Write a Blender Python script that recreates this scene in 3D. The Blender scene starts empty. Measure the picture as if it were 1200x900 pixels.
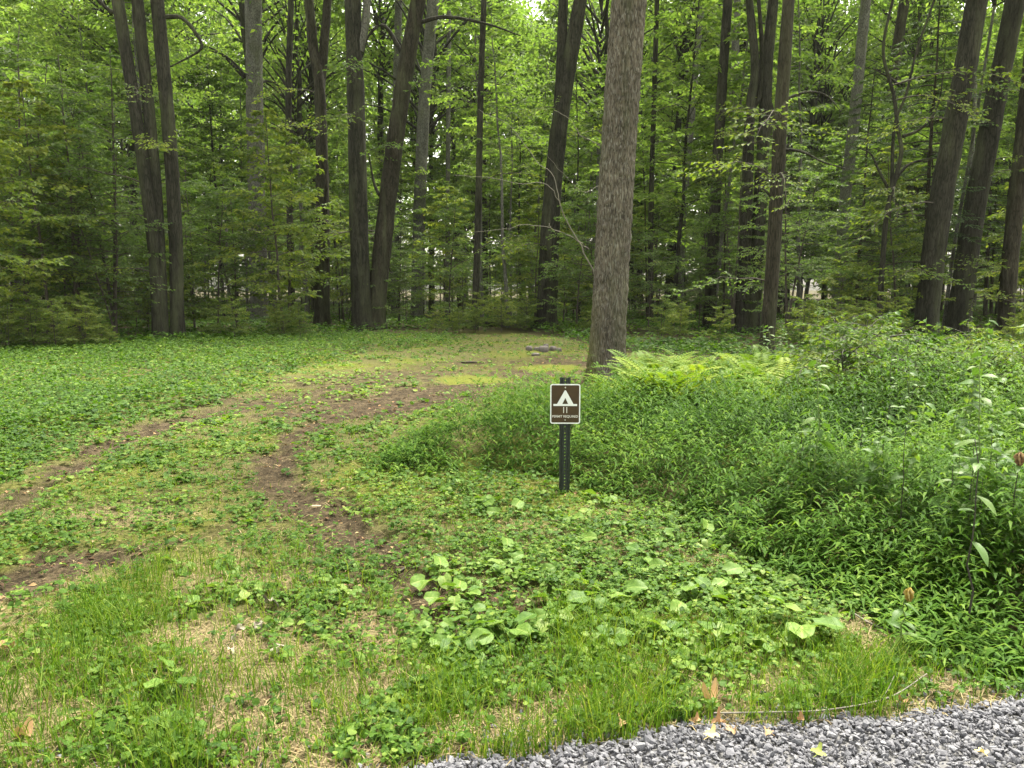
import bpy, math
import numpy as np
from mathutils import Vector, Matrix, noise as mnoise

S = bpy.context.scene
C = S.collection
rad = math.radians
rng = np.random.default_rng(7)

# ------------------------------------------------------------------ camera, sky, sun, exposure
CAM_Z, PITCH, F = 1.6, rad(7.2), 906.0          # focal length in pixels of the 1200 px wide photograph
cam = bpy.data.cameras.new('camera')
cam.sensor_width, cam.lens = 36.0, 36.0 * F / 1200
cam.clip_start, cam.clip_end = 0.05, 2000
cam_o = bpy.data.objects.new('camera', cam)
cam_o.location = (0, 0, CAM_Z)
cam_o.rotation_euler = (math.pi / 2 - PITCH, 0, 0)
C.objects.link(cam_o)
S.camera = cam_o

SUN_EL, SUN_AZ = rad(64), rad(32)               # azimuth from +Y towards +X
w = bpy.data.worlds.new('World'); S.world = w; w.use_nodes = True
nt = w.node_tree; nt.nodes.clear()
sky = nt.nodes.new('ShaderNodeTexSky'); sky.sky_type = 'NISHITA'; sky.sun_disc = False
sky.sun_elevation, sky.sun_rotation = SUN_EL, SUN_AZ
sky.air_density, sky.dust_density, sky.ozone_density = 1.0, 4.0, 1.0
hs = nt.nodes.new('ShaderNodeHueSaturation'); hs.inputs['Saturation'].default_value = 0.22
tint = nt.nodes.new('ShaderNodeMix'); tint.data_type = 'RGBA'; tint.blend_type = 'MULTIPLY'
tint.inputs['Factor'].default_value = 1.0; tint.inputs['B'].default_value = (1.0, 0.97, 0.84, 1)
bg = nt.nodes.new('ShaderNodeBackground'); bg.inputs['Strength'].default_value = 0.075
wo = nt.nodes.new('ShaderNodeOutputWorld')
nt.links.new(sky.outputs[0], hs.inputs['Color']); nt.links.new(hs.outputs[0], tint.inputs['A'])
nt.links.new(tint.outputs['Result'], bg.inputs['Color'])
nt.links.new(bg.outputs[0], wo.inputs[0])

sl = bpy.data.lights.new('sun', 'SUN'); sl.energy = 1.5; sl.angle = rad(16); sl.color = (1.0, 0.95, 0.84)
so = bpy.data.objects.new('sun', sl); C.objects.link(so)
sd = Vector((math.sin(SUN_AZ) * math.cos(SUN_EL), math.cos(SUN_AZ) * math.cos(SUN_EL), math.sin(SUN_EL)))
so.rotation_euler = sd.to_track_quat('Z', 'Y').to_euler(); so.location = (0, 0, 40)

S.view_settings.view_transform = 'Standard'; S.view_settings.look = 'None'
S.view_settings.gamma = 1.0; S.view_settings.use_curve_mapping = False
S.view_settings.exposure = 3.15
S.render.engine = 'CYCLES'
cy = S.cycles
cy.max_bounces, cy.diffuse_bounces, cy.glossy_bounces, cy.transmission_bounces, cy.transparent_max_bounces = 10, 7, 2, 7, 4
cy.caustics_reflective = cy.caustics_refractive = False
cy.use_denoising = True
cy.use_adaptive_sampling = True; cy.adaptive_threshold = 0.01
cy.sample_clamp_indirect = 6

# ------------------------------------------------------------------ helpers: pixels of the photo to points
cp, sp = math.cos(PITCH), math.sin(PITCH)
def ray(px, py):
    u, v = (np.asarray(px, float) - 600) / F, (450 - np.asarray(py, float)) / F
    return np.stack([u, cp + v * sp, -sp + v * cp], -1)
def on_ground(px, py):
    d = ray(px, py); t = CAM_Z / -d[..., 2]
    return np.stack([d[..., 0] * t, d[..., 1] * t], -1)
def at_depth(px, py, Y):
    d = ray(px, py); t = Y / d[..., 1]
    return np.stack([d[..., 0] * t, d[..., 1] * t, CAM_Z + d[..., 2] * t], -1)

# ------------------------------------------------------------------ noise and masks
def _h(ix, iy, seed):
    a = np.sin(ix * 127.1 + iy * 311.7 + seed * 74.7) * 43758.5453
    return a - np.floor(a)
def vnoise(x, y, seed=0):
    x = np.asarray(x, float); y = np.asarray(y, float)
    ix, iy = np.floor(x), np.floor(y); fx, fy = x - ix, y - iy
    fx, fy = fx * fx * (3 - 2 * fx), fy * fy * (3 - 2 * fy)
    a, b = _h(ix, iy, seed), _h(ix + 1, iy, seed); c, d = _h(ix, iy + 1, seed), _h(ix + 1, iy + 1, seed)
    return (a * (1 - fx) + b * fx) * (1 - fy) + (c * (1 - fx) + d * fx) * fy
def fbm(x, y, seed=0, o=3):
    s, amp, n = 0, 0.5, 0
    for k in range(o):
        s = s + amp * vnoise(np.asarray(x) * 2 ** k, np.asarray(y) * 2 ** k, seed + k * 13); n += amp; amp *= 0.5
    return s / n
def sstep(a, b, x):
    t = np.clip((x - a) / (b - a), 0, 1); return t * t * (3 - 2 * t)
def dist_line(x, y, pts):
    d = np.full(np.shape(x), 1e9)
    for (ax, ay), (bx, by) in zip(pts[:-1], pts[1:]):
        vx, vy = bx - ax, by - ay
        t = np.clip(((x - ax) * vx + (y - ay) * vy) / (vx * vx + vy * vy + 1e-9), 0, 1)
        d = np.minimum(d, np.hypot(x - ax - t * vx, y - ay - t * vy))
    return d
def inside(x, y, poly):
    r = np.zeros(np.shape(x), bool); n = len(poly); j = n - 1
    for i in range(n):
        (xi, yi), (xj, yj) = poly[i], poly[j]
        c = ((yi > y) != (yj > y)) & (x < (xj - xi) * (y - yi) / (yj - yi + 1e-12) + xi)
        r ^= c; j = i
    return r
def sdist(x, y, poly):                              # signed: positive inside
    d = dist_line(x, y, list(poly) + [poly[0]])
    return np.where(inside(x, y, poly), d, -d)
def G(*pts): return [tuple(on_ground(a, b)) for a, b in pts]

TRACKS = [(G((-90, 640), (0, 592), (60, 560), (130, 518), (200, 495), (290, 475), (370, 458), (450, 446)), 0.26, 0.9),
          (G((-120, 745), (-20, 695), (50, 668), (90, 655)), 0.34, 1.0),
          (G((90, 655), (160, 640), (240, 625), (300, 605)), 0.14, 0.6),
          (G((540, 715), (480, 675), (430, 640)), 0.42, 0.72),
          (G((440, 646), (380, 605), (335, 572), (322, 545), (345, 512), (400, 485), (470, 468), (540, 455), (620, 436)), 0.25, 1.0),
          (G((430, 640), (380, 605), (330, 570)), 0.40, 0.8),
          (G((420, 478), (500, 458), (580, 446), (660, 425)), 1.2, 1.0),
          (G((300, 470), (400, 450), (500, 432), (640, 420)), 1.5, 0.6),
          (G((640, 440), (700, 450), (800, 440), (880, 428)), 1.0, 0.8)]
STRAW = [(G((-60, 720), (30, 790), (10, 880)), 0.30, 0.9), (G((265, 745), (310, 790), (330, 840)), 0.26, 1.0),
         (G((440, 735), (470, 790)), 0.15, 0.7), (G((700, 815), (620, 850), (500, 870), (300, 885)), 0.16, 0.8),
         (G((940, 665), (860, 655), (800, 645)), 0.2, 0.7), (G((380, 800), (430, 870)), 0.2, 0.7)]
MOUND = G((432, 552), (470, 524), (560, 497), (640, 486), (760, 466), (900, 452), (1200, 445), (1700, 440), (1900, 700),
          (1330, 850), (1200, 806), (1090, 775), (1000, 722), (915, 672), (850, 640), (800, 605), (720, 583), (680, 568), (640, 560), (560, 556), (480, 560))
LUSH = G((-700, 470), (-200, 425), (60, 406), (240, 395), (430, 391), (560, 394), (520, 406), (420, 418), (330, 440), (255, 468), (130, 502), (0, 560), (-150, 620))
ROAD = G((250, 935), (450, 903), (540, 890), (620, 880), (680, 868), (740, 858), (820, 849), (920, 844), (1020, 838), (1100, 831), (1200, 822), (1500, 804))

def road_edge(x, y):                                # >0 on the gravel
    ex = np.array([p[0] for p in ROAD]); ey = np.array([p[1] for p in ROAD])
    e = np.interp(x, ex, ey, left=ey[0] - 0.05, right=ey[-1])
    e = e + (vnoise(np.asarray(x) * 5, 3.3, 5) - 0.5) * 0.08 + (vnoise(np.asarray(x) * 19, 1.3, 6) - 0.5) * 0.04
    return e - y
def dirt(x, y):
    m = np.zeros(np.shape(x)); n = fbm(x * 2.2, y * 2.2, 3) - 0.5; n2 = fbm(x * 9, y * 9, 4) - 0.5
    for pts, wd, k in TRACKS:
        d = dist_line(x, y, pts) / wd
        m = np.maximum(m, k * sstep(1.25, 0.35, d + n * 1.2 + n2 * 1.5))
    return m * (road_edge(x, y) < 0)
def straw(x, y):
    m = np.zeros(np.shape(x)); n = fbm(x * 3, y * 3, 21) - 0.5
    for pts, wd, k in STRAW:
        m = np.maximum(m, k * sstep(1.4, 0.3, dist_line(x, y, pts) / wd + n * 1.6))
    return np.maximum(m, 0.8 * sstep(0.60, 0.75, fbm(x * 1.7, y * 1.7, 31)) * sstep(7, 4.5, y))
def mound(x, y):
    return sdist(x, y, MOUND) + (fbm(x * 1.3, y * 1.3, 8) - 0.5) * 0.5
def back_edge(x):                                   # where the woods begin behind the clearing
    return np.interp(x, [-40, -14, -9, -4, 0, 3, 5, 9, 14, 40], [14, 17, 21.5, 26, 28, 26, 20, 17, 14, 12])
def floor_edge(x):
    return np.interp(x, [-40, -14, -9, -4, 0, 1.5, 2.6, 5, 9, 14, 40], [13, 17, 20.5, 26, 28, 25, 19, 16, 14.5, 13, 11])
def gh(x, y):
    x = np.asarray(x, float); y = np.asarray(y, float)
    z = 0.10 * (fbm(x / 4, y / 4, 1) - 0.5) * sstep(3, 8, y) + 0.6 * (fbm(x / 22, y / 22, 2) - 0.5) * sstep(26, 60, y)
    return z
def gh_fine(x, y, d=None):
    d = dirt(x, y) if d is None else d
    return gh(x, y) - 0.035 * d + (fbm(x * 5, y * 5, 11) - 0.5) * (0.03 + 0.05 * d) * (road_edge(x, y) < 0) + (fbm(x * 15, y * 15, 12) - .45) * .045 * d

# ------------------------------------------------------------------ helpers: meshes
def mesh(name, V, faces, mats, tone=None, smooth=False, mat_idx=None, extra=None):
    """faces: list of (n,k) int arrays"""
    me = bpy.data.meshes.new(name)
    V = np.asarray(V, np.float32).reshape(-1, 3)
    faces = [np.asarray(f, np.int32) for f in faces if len(f)]
    loops = np.concatenate([f.ravel() for f in faces])
    tot = np.concatenate([np.full(len(f), f.shape[1], np.int32) for f in faces])
    start = np.concatenate([[0], np.cumsum(tot)[:-1]]).astype(np.int32)
    me.vertices.add(len(V)); me.vertices.foreach_set('co', V.ravel())
    me.loops.add(len(loops)); me.loops.foreach_set('vertex_index', loops)
    me.polygons.add(len(tot)); me.polygons.foreach_set('loop_start', start)
    if smooth is not None:
        me.polygons.foreach_set('use_smooth', np.full(len(tot), bool(smooth)))
    if mat_idx is not None: me.polygons.foreach_set('material_index', np.asarray(mat_idx, np.int32))
    ex = dict(extra or {})
    if tone is not None: ex['tone'] = tone
    for k, a in ex.items():
        at = me.attributes.new(k, 'FLOAT', 'POINT'); at.data.foreach_set('value', np.asarray(a, np.float32))
    for m in (mats if isinstance(mats, (list, tuple)) else [mats]): me.materials.append(m)
    me.update(calc_edges=True); me.validate()
    return me
def obj(name, me, parent=None, loc=None):
    o = bpy.data.objects.new(name, me); C.objects.link(o)
    if parent is not None: o.parent = parent
    if loc is not None: o.location = loc
    return o
def tag(o, label, cat, group=None, kind=None):
    o['label'] = label; o['category'] = cat
    if group: o['group'] = group
    if kind: o['kind'] = kind
    return o
def empty(name, loc=(0, 0, 0), rz=0.0):
    o = bpy.data.objects.new(name, None); C.objects.link(o); o.empty_display_size = 0.2
    o.location = loc; o.rotation_euler = (0, 0, rz); return o
def copy_thing(o, loc, rz, scale=1.0, label=None, group=None, tilt=(0, 0)):
    c = o.copy(); C.objects.link(c)
    c.location = loc; c.rotation_euler = (tilt[0], tilt[1], rz); c.scale = (scale,) * 3
    if label: c['label'] = label
    if group: c['group'] = group
    for ch in list(o.children):
        d = ch.copy(); C.objects.link(d); d.parent = c
        for g in list(ch.children):
            e = g.copy(); C.objects.link(e); e.parent = d
    return c
def structure(o): o['kind'] = 'structure'; return o

class Geo:                                          # collects pieces of one mesh
    def __init__(s): s.V, s.F, s.T, s.n = [], {}, [], 0
    def add(s, V, F, tone=0.5):
        V = np.asarray(V, float).reshape(-1, 3); F = np.asarray(F, int)
        s.V.append(V); s.F.setdefault(F.shape[1], []).append(F + s.n); s.n += len(V)
        s.T.append(np.broadcast_to(np.asarray(tone, float), (len(V),)))
        return s
    def mesh(s, name, mats, smooth=False):
        return mesh(name, np.concatenate(s.V), [np.concatenate(f) for f in s.F.values()], mats, np.concatenate(s.T), smooth)

def unit(a): a = np.asarray(a, float); return a / (np.linalg.norm(a, axis=-1, keepdims=True) + 1e-9)

def tube(P, R, seg=8, cap=True, wob=0.0, seed=0, flare=None):
    P = np.asarray(P, float); n = len(P); R = np.broadcast_to(np.asarray(R, float), (n,))
    T = unit(np.gradient(P, axis=0))
    ref = np.array([1.0, 0, 0]) if abs(T[0][0]) < 0.8 else np.array([0, 1.0, 0])
    A = unit(ref - T * (T @ ref)[:, None]); B = np.cross(T, A)
    a = np.linspace(0, 2 * np.pi, seg, endpoint=False)
    rr = R[:, None] * np.ones((n, seg))
    if wob:
        zz = np.arange(n)[:, None] * 0.35
        rr = rr * (1 + wob * (vnoise(np.cos(a)[None] * 1.7 + 7 + seed, np.sin(a)[None] * 1.7 + zz, seed) - 0.5) * 2)
    if flare is not None:                           # (height, amount, lobes)
        fh, fa, nl = flare; L = np.concatenate([[0], np.cumsum(np.linalg.norm(np.diff(P, axis=0), axis=1))])
        f = np.exp(-L / fh)[:, None]
        rr = rr * (1 + fa * f * (0.75 + 0.6 * (0.5 + 0.5 * np.cos(a * nl + seed))[None] ** 2))
    V = P[:, None] + rr[..., None] * (np.cos(a)[None, :, None] * A[:, None] + np.sin(a)[None, :, None] * B[:, None])
    i, j = np.meshgrid(np.arange(n - 1), np.arange(seg), indexing='ij'); j2 = (j + 1) % seg
    Q = np.stack([i * seg + j, i * seg + j2, (i + 1) * seg + j2, (i + 1) * seg + j], -1).reshape(-1, 4)
    V = V.reshape(-1, 3)
    if cap:                                         # close the tip to a point
        V = np.concatenate([V, P[-1:] + T[-1:] * R[-1]]); k = len(V) - 1; b = (n - 1) * seg
        jj = np.arange(seg); Q = np.concatenate([Q, np.stack([b + jj, b + (jj + 1) % seg, np.full(seg, k), np.full(seg, k)], -1)])
    return V, Q
def add_tube(g, P, R, seg=8, tone=0.5, **k):
    V, Q = tube(P, R, seg, **k)
    tri = Q[:, 2] == Q[:, 3]
    s = g.n; g.add(V, Q[~tri], tone)
    if tri.any(): g.F.setdefault(3, []).append(Q[tri][:, :3] + s)
    return g
def smooth_path(P, n):
    P = np.asarray(P, float); t = np.linspace(0, len(P) - 1, n); out = []
    Q = np.concatenate([[2 * P[0] - P[1]], P, [2 * P[-1] - P[-2]]])
    for s in t:
        i = min(int(s), len(P) - 2); u = s - i; a, b, c, d = Q[i], Q[i + 1], Q[i + 2], Q[i + 3]
        out.append(0.5 * (2 * b + (c - a) * u + (2 * a - 5 * b + 4 * c - d) * u * u + (3 * b - a - 3 * c + d) * u ** 3))
    return np.array(out)

def leaves(P, D, N, L, W, fold=0.12, droop=0.12):
    """one folded diamond leaf per row -> verts, quads"""
    P, D = np.asarray(P, float), unit(D); N = unit(N - D * np.sum(N * D, -1, keepdims=True)); Sd = np.cross(D, N)
    L = np.broadcast_to(L, (len(P),))[:, None]; W = np.broadcast_to(W, (len(P),))[:, None]
    m = P + D * L * 0.42
    V = np.stack([P, m + Sd * W * .5 + N * W * fold, P + D * L - N * L * droop, m - Sd * W * .5 + N * W * fold], 1).reshape(-1, 3)
    return V, np.arange(len(P) * 4).reshape(-1, 4)
def strips(P, D, L, W, lift=0.1, droop=0.25, w0=0.25):
    """narrow bent leaf, two quads per row"""
    P, D = np.asarray(P, float), unit(D); up = np.array([0, 0, 1.0])
    Sd = unit(np.cross(D, up) + 1e-6); n = len(P)
    L = np.broadcast_to(L, (n,))[:, None]; W = np.broadcast_to(W, (n,))[:, None]
    dr = np.broadcast_to(droop, (n,))[:, None]; li = np.broadcast_to(lift, (n,))[:, None]
    m = P + D * L * .5 + up * L * li; t = P + D * L + up * L * (li - dr)
    V = np.stack([P - Sd * W * .5 * w0, P + Sd * W * .5 * w0, m + Sd * W * .5, m - Sd * W * .5, t + Sd * W * .04, t - Sd * W * .04], 1).reshape(-1, 3)
    b = np.arange(n)[:, None] * 6
    Q = np.concatenate([b + np.array([[0, 1, 2, 3]]), b + np.array([[3, 2, 4, 5]])])
    return V, Q
def rdir(n, up=0.0, spread=1.0):
    a = rng.uniform(0, 2 * np.pi, n)
    return unit(np.stack([np.cos(a) * spread, np.sin(a) * spread, np.full(n, up) + 0 * a], -1))

# ------------------------------------------------------------------ materials
def base_mat(name):
    m = bpy.data.materials.new(name); m.use_nodes = True; nt = m.node_tree; nt.nodes.clear()
    out = nt.nodes.new('ShaderNodeOutputMaterial'); return m, nt, out
def N(nt, t, **k):
    n = nt.nodes.new(t)
    for a, b in k.items(): setattr(n, a, b)
    return n
def ramp(nt, cols):
    r = nt.nodes.new('ShaderNodeValToRGB'); e = r.color_ramp.elements
    while len(e) < len(cols): e.new(0.5)
    for q, (p, c) in zip(e, cols): q.position = p; q.color = (*c, 1)
    return r
def leaf_mat(name, cols, trans=0.4, rough=0.6, tcol=(1.3, 1.3, 0.5), objvar=0.35, spec=0.2):
    m, nt, out = base_mat(name); L = nt.links.new
    at = N(nt, 'ShaderNodeAttribute', attribute_name='tone')
    oi = N(nt, 'ShaderNodeObjectInfo')
    mm = N(nt, 'ShaderNodeMath', operation='MULTIPLY_ADD'); L(oi.outputs['Random'], mm.inputs[0]); mm.inputs[1].default_value = objvar; mm.inputs[2].default_value = -objvar / 2
    ad = N(nt, 'ShaderNodeMath', operation='ADD'); ad.use_clamp = True; L(at.outputs['Fac'], ad.inputs[0]); L(mm.outputs[0], ad.inputs[1])
    r = ramp(nt, cols); L(ad.outputs[0], r.inputs[0])
    p = N(nt, 'ShaderNodeBsdfPrincipled'); p.inputs['Roughness'].default_value = rough; p.inputs['Specular IOR Level'].default_value = spec
    L(r.outputs[0], p.inputs['Base Color'])
    tm = N(nt, 'ShaderNodeMix', data_type='RGBA', blend_type='MULTIPLY'); tm.inputs['Factor'].default_value = 1; tm.inputs['B'].default_value = (*tcol, 1); L(r.outputs[0], tm.inputs['A'])
    t = N(nt, 'ShaderNodeBsdfTranslucent'); L(tm.outputs['Result'], t.inputs['Color'])
    mx = N(nt, 'ShaderNodeMixShader'); mx.inputs[0].default_value = trans
    L(p.outputs[0], mx.inputs[1]); L(t.outputs[0], mx.inputs[2]); L(mx.outputs[0], out.inputs[0])
    return m
def bark_mat(name, dark, light, scale=9.0, zs=0.22, moss=None, bump=0.6, flake=0.0, vor=14.0):
    m, nt, out = base_mat(name); L = nt.links.new
    tc = N(nt, 'ShaderNodeTexCoord'); mp = N(nt, 'ShaderNodeMapping'); mp.inputs['Scale'].default_value = (1, 1, zs); L(tc.outputs['Object'], mp.inputs[0])
    n1 = N(nt, 'ShaderNodeTexNoise'); n1.inputs['Scale'].default_value = scale; n1.inputs['Detail'].default_value = 6; n1.inputs['Roughness'].default_value = .65; L(mp.outputs[0], n1.inputs[0])
    v1 = N(nt, 'ShaderNodeTexVoronoi', feature='DISTANCE_TO_EDGE'); v1.inputs['Scale'].default_value = vor
    dm = N(nt, 'ShaderNodeMix', data_type='VECTOR'); dm.inputs['Factor'].default_value = 0.06
    L(mp.outputs[0], dm.inputs['A']); L(n1.outputs['Color'], dm.inputs['B']); L(dm.outputs['Result'], v1.inputs[0])
    r = ramp(nt, [(0.3, dark), (0.72, light)]); L(n1.outputs[0], r.inputs[0])
    vr = ramp(nt, [(0.0, (0.25, 0.25, 0.25)), (0.16, (1, 1, 1))]); L(v1.outputs[0], vr.inputs[0])
    mu = N(nt, 'ShaderNodeMix', data_type='RGBA', blend_type='MULTIPLY'); mu.inputs['Factor'].default_value = 0.8; L(r.outputs[0], mu.inputs['A']); L(vr.outputs[0], mu.inputs['B'])
    col = mu.outputs['Result']
    n2 = N(nt, 'ShaderNodeTexNoise'); n2.inputs['Scale'].default_value = 1.6; n2.inputs['Detail'].default_value = 4; L(tc.outputs['Object'], n2.inputs[0])
    if flake:
        n3 = N(nt, 'ShaderNodeTexNoise'); n3.inputs['Scale'].default_value = 55; n3.inputs['Detail'].default_value = 3; L(mp.outputs[0], n3.inputs[0])
        fr = ramp(nt, [(0.54, (0, 0, 0)), (0.66, (1, 1, 1))]); L(n3.outputs[0], fr.inputs[0])
        fm = N(nt, 'ShaderNodeMix', data_type='RGBA'); L(fr.outputs[0], fm.inputs['Factor']); L(col, fm.inputs['A']); fm.inputs['B'].default_value = (flake, flake * .96, flake * .86, 1); col = fm.outputs['Result']
    if moss:
        sx = N(nt, 'ShaderNodeSeparateXYZ'); L(tc.outputs['Object'], sx.inputs[0])
        mz = N(nt, 'ShaderNodeMapRange'); mz.inputs[1].default_value = moss[0]; mz.inputs[2].default_value = 0.0; mz.inputs[3].default_value = 0; mz.inputs[4].default_value = 1; L(sx.outputs['Z'], mz.inputs[0])
        mxx = N(nt, 'ShaderNodeMapRange'); mxx.inputs[1].default_value = moss[1]; mxx.inputs[2].default_value = moss[2]; mxx.inputs[3].default_value = 0; mxx.inputs[4].default_value = 1; L(sx.outputs['X'], mxx.inputs[0])
        k = N(nt, 'ShaderNodeMath', operation='MULTIPLY'); L(mz.outputs[0], k.inputs[0]); L(mxx.outputs[0], k.inputs[1])
        k2 = N(nt, 'ShaderNodeMath', operation='MULTIPLY'); L(k.outputs[0], k2.inputs[0]); L(n2.outputs[0], k2.inputs[1])
        k3 = N(nt, 'ShaderNodeMath', operation='MULTIPLY'); k3.use_clamp = True; L(k2.outputs[0], k3.inputs[0]); k3.inputs[1].default_value = 1.7
        fm = N(nt, 'ShaderNodeMix', data_type='RGBA'); L(k3.outputs[0], fm.inputs['Factor']); L(col, fm.inputs['A']); fm.inputs['B'].default_value = (0.10, 0.11, 0.02, 1); col = fm.outputs['Result']
    n5 = N(nt, 'ShaderNodeTexNoise'); n5.inputs['Scale'].default_value = 3.2; n5.inputs['Detail'].default_value = 6; L(mp.outputs[0], n5.inputs[0])
    lr = ramp(nt, [(.48, (0, 0, 0)), (.68, (.5, .5, .5))]); L(n5.outputs[0], lr.inputs[0])
    lm = N(nt, 'ShaderNodeMix', data_type='RGBA'); L(lr.outputs[0], lm.inputs['Factor']); L(col, lm.inputs['A']); lm.inputs['B'].default_value = (0.085, 0.095, 0.05, 1); col = lm.outputs['Result']
    big = ramp(nt, [(0.3, (0.7, 0.7, 0.68)), (0.7, (1.15, 1.15, 1.1))]); L(n2.outputs[0], big.inputs[0])
    mb = N(nt, 'ShaderNodeMix', data_type='RGBA', blend_type='MULTIPLY'); mb.inputs['Factor'].default_value = 1; L(col, mb.inputs['A']); L(big.outputs[0], mb.inputs['B'])
    p = N(nt, 'ShaderNodeBsdfPrincipled'); p.inputs['Roughness'].default_value = .9; p.inputs['Specular IOR Level'].default_value = .15; L(mb.outputs['Result'], p.inputs['Base Color'])
    ba = N(nt, 'ShaderNodeMath', operation='MULTIPLY'); L(vr.outputs[0], ba.inputs[0]); L(n1.outputs[0], ba.inputs[1])
    bp = N(nt, 'ShaderNodeBump'); bp.inputs['Strength'].default_value = bump; bp.inputs['Distance'].default_value = .03; L(ba.outputs[0], bp.inputs['Height']); L(bp.outputs[0], p.inputs['Normal'])
    L(p.outputs[0], out.inputs[0]); return m
def plain_mat(name, col, rough=0.6, metal=0.0, var=0.25, scale=20, spec=0.4, bump=0.0, tone=None):
    m, nt, out = base_mat(name); L = nt.links.new
    p = N(nt, 'ShaderNodeBsdfPrincipled'); p.inputs['Roughness'].default_value = rough; p.inputs['Metallic'].default_value = metal; p.inputs['Specular IOR Level'].default_value = spec
    tc = N(nt, 'ShaderNodeTexCoord'); n1 = N(nt, 'ShaderNodeTexNoise'); n1.inputs['Scale'].default_value = scale; n1.inputs['Detail'].default_value = 5; L(tc.outputs['Object'], n1.inputs[0])
    r = ramp(nt, [(0.25, tuple(c * (1 - var) for c in col)), (0.75, tuple(min(1, c * (1 + var)) for c in col))])
    if tone:
        r = ramp(nt, tone); at = N(nt, 'ShaderNodeAttribute', attribute_name='tone')
        ad = N(nt, 'ShaderNodeMath', operation='MULTIPLY_ADD'); L(n1.outputs[0], ad.inputs[0]); ad.inputs[1].default_value = 0.3
        sb = N(nt, 'ShaderNodeMath', operation='SUBTRACT'); L(at.outputs['Fac'], sb.inputs[0]); sb.inputs[1].default_value = 0.15
        L(sb.outputs[0], ad.inputs[2]); L(ad.outputs[0], r.inputs[0])
    else: L(n1.outputs[0], r.inputs[0])
    L(r.outputs[0], p.inputs['Base Color'])
    if bump:
        bp = N(nt, 'ShaderNodeBump'); bp.inputs['Strength'].default_value = bump; bp.inputs['Distance'].default_value = .01; L(n1.outputs[0], bp.inputs['Height']); L(bp.outputs[0], p.inputs['Normal'])
    L(p.outputs[0], out.inputs[0]); return m

M = {}
M['bark_dark'] = bark_mat('dark_bark', (0.018, 0.017, 0.013), (0.070, 0.066, 0.052), 12, .13, vor=24)
M['bark_brown'] = bark_mat('brown_bark', (0.021, 0.018, 0.013), (0.080, 0.070, 0.053), 13, .13, vor=26)
M['bark_grey'] = bark_mat('grey_bark', (0.10, 0.097, 0.088), (0.21, 0.205, 0.185), 6, .3, bump=.25, vor=22)
M['bark_oak'] = bark_mat('scaly_bark', (0.078, 0.067, 0.054), (0.22, 0.19, 0.155), 16, .16, moss=(1.6, -0.05, -0.30), bump=.8, flake=0.23, vor=30)
M['bark_twig'] = plain_mat('twig_bark', (0.055, 0.045, 0.035), .85, scale=8)
M['wood_pale'] = plain_mat('pale_dead_wood', (0.17, 0.155, 0.125), .8, scale=14)
M['leaf_beech'] = leaf_mat('understorey_leaf', [(0, (0.055, 0.095, 0.024)), (.55, (0.102, 0.165, 0.040)), (1, (0.17, 0.23, 0.060))], .55, spec=.4, tcol=(1.18, 1.3, .65))
M['leaf_canopy'] = leaf_mat('canopy_leaf', [(0, (0.070, 0.115, 0.024)), (.5, (0.124, 0.190, 0.042)), (1, (0.20, 0.255, 0.065))], .58, tcol=(1.22, 1.35, .7))
M['leaf_light'] = leaf_mat('young_leaf', [(0, (0.06, 0.11, 0.022)), (.55, (0.13, 0.19, 0.035)), (1, (0.22, 0.26, 0.055))], .5, spec=.3)
M['leaf_hemlock'] = leaf_mat('hemlock_needle', [(0, (0.030, 0.060, 0.022)), (1, (0.070, 0.115, 0.040))], .35)
M['grass'] = leaf_mat('grass_blade', [(0, (0.032, 0.086, 0.007)), (.5, (0.088, 0.175, 0.013)), (1, (0.22, 0.285, 0.045))], .4, .6)
M['straw'] = leaf_mat('dry_grass', [(0, (0.14, 0.105, 0.055)), (1, (0.36, 0.29, 0.15))], .2, .7, (1, 1, .8))
M['clover'] = leaf_mat('low_herb_leaf', [(0, (0.028, 0.074, 0.008)), (.5, (0.075, 0.155, 0.016)), (1, (0.21, 0.29, 0.050))], .4, .6)
M['stilt'] = leaf_mat('stiltgrass_leaf', [(0, (0.024, 0.066, 0.007)), (.5, (0.066, 0.146, 0.014)), (1, (0.165, 0.255, 0.034))], .4, .6, spec=.1)
M['fern'] = leaf_mat('fern_frond', [(0, (0.070, 0.145, 0.014)), (.5, (0.145, 0.235, 0.022)), (1, (0.25, 0.31, 0.040))], .4, .55)
M['broad'] = leaf_mat('broad_leaf', [(0, (0.055, 0.125, 0.018)), (.6, (0.12, 0.21, 0.032)), (1, (0.24, 0.31, 0.075))], .35, .55, spec=.25)
M['bramble'] = leaf_mat('bramble_leaf', [(0, (0.040, 0.088, 0.014)), (.55, (0.085, 0.148, 0.026)), (1, (0.17, 0.22, 0.05))], .45, objvar=.6)
M['weed'] = leaf_mat('weed_leaf', [(0, (0.045, 0.10, 0.02)), (.6, (0.085, 0.16, 0.035)), (1, (0.12, 0.185, 0.045))], .35, .5, spec=.25, objvar=.5)
M['dead'] = leaf_mat('dead_leaf', [(0, (0.06, 0.035, 0.02)), (.4, (0.16, 0.09, 0.045)), (.75, (0.30, 0.19, 0.09)), (1, (0.42, 0.33, 0.17))], .15, .7, (1, .9, .7))
M['stem_green'] = plain_mat('green_stem', (0.11, 0.16, 0.04), .6)
M['stem_dark'] = plain_mat('dark_stem', (0.035, 0.030, 0.022), .7)

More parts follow.
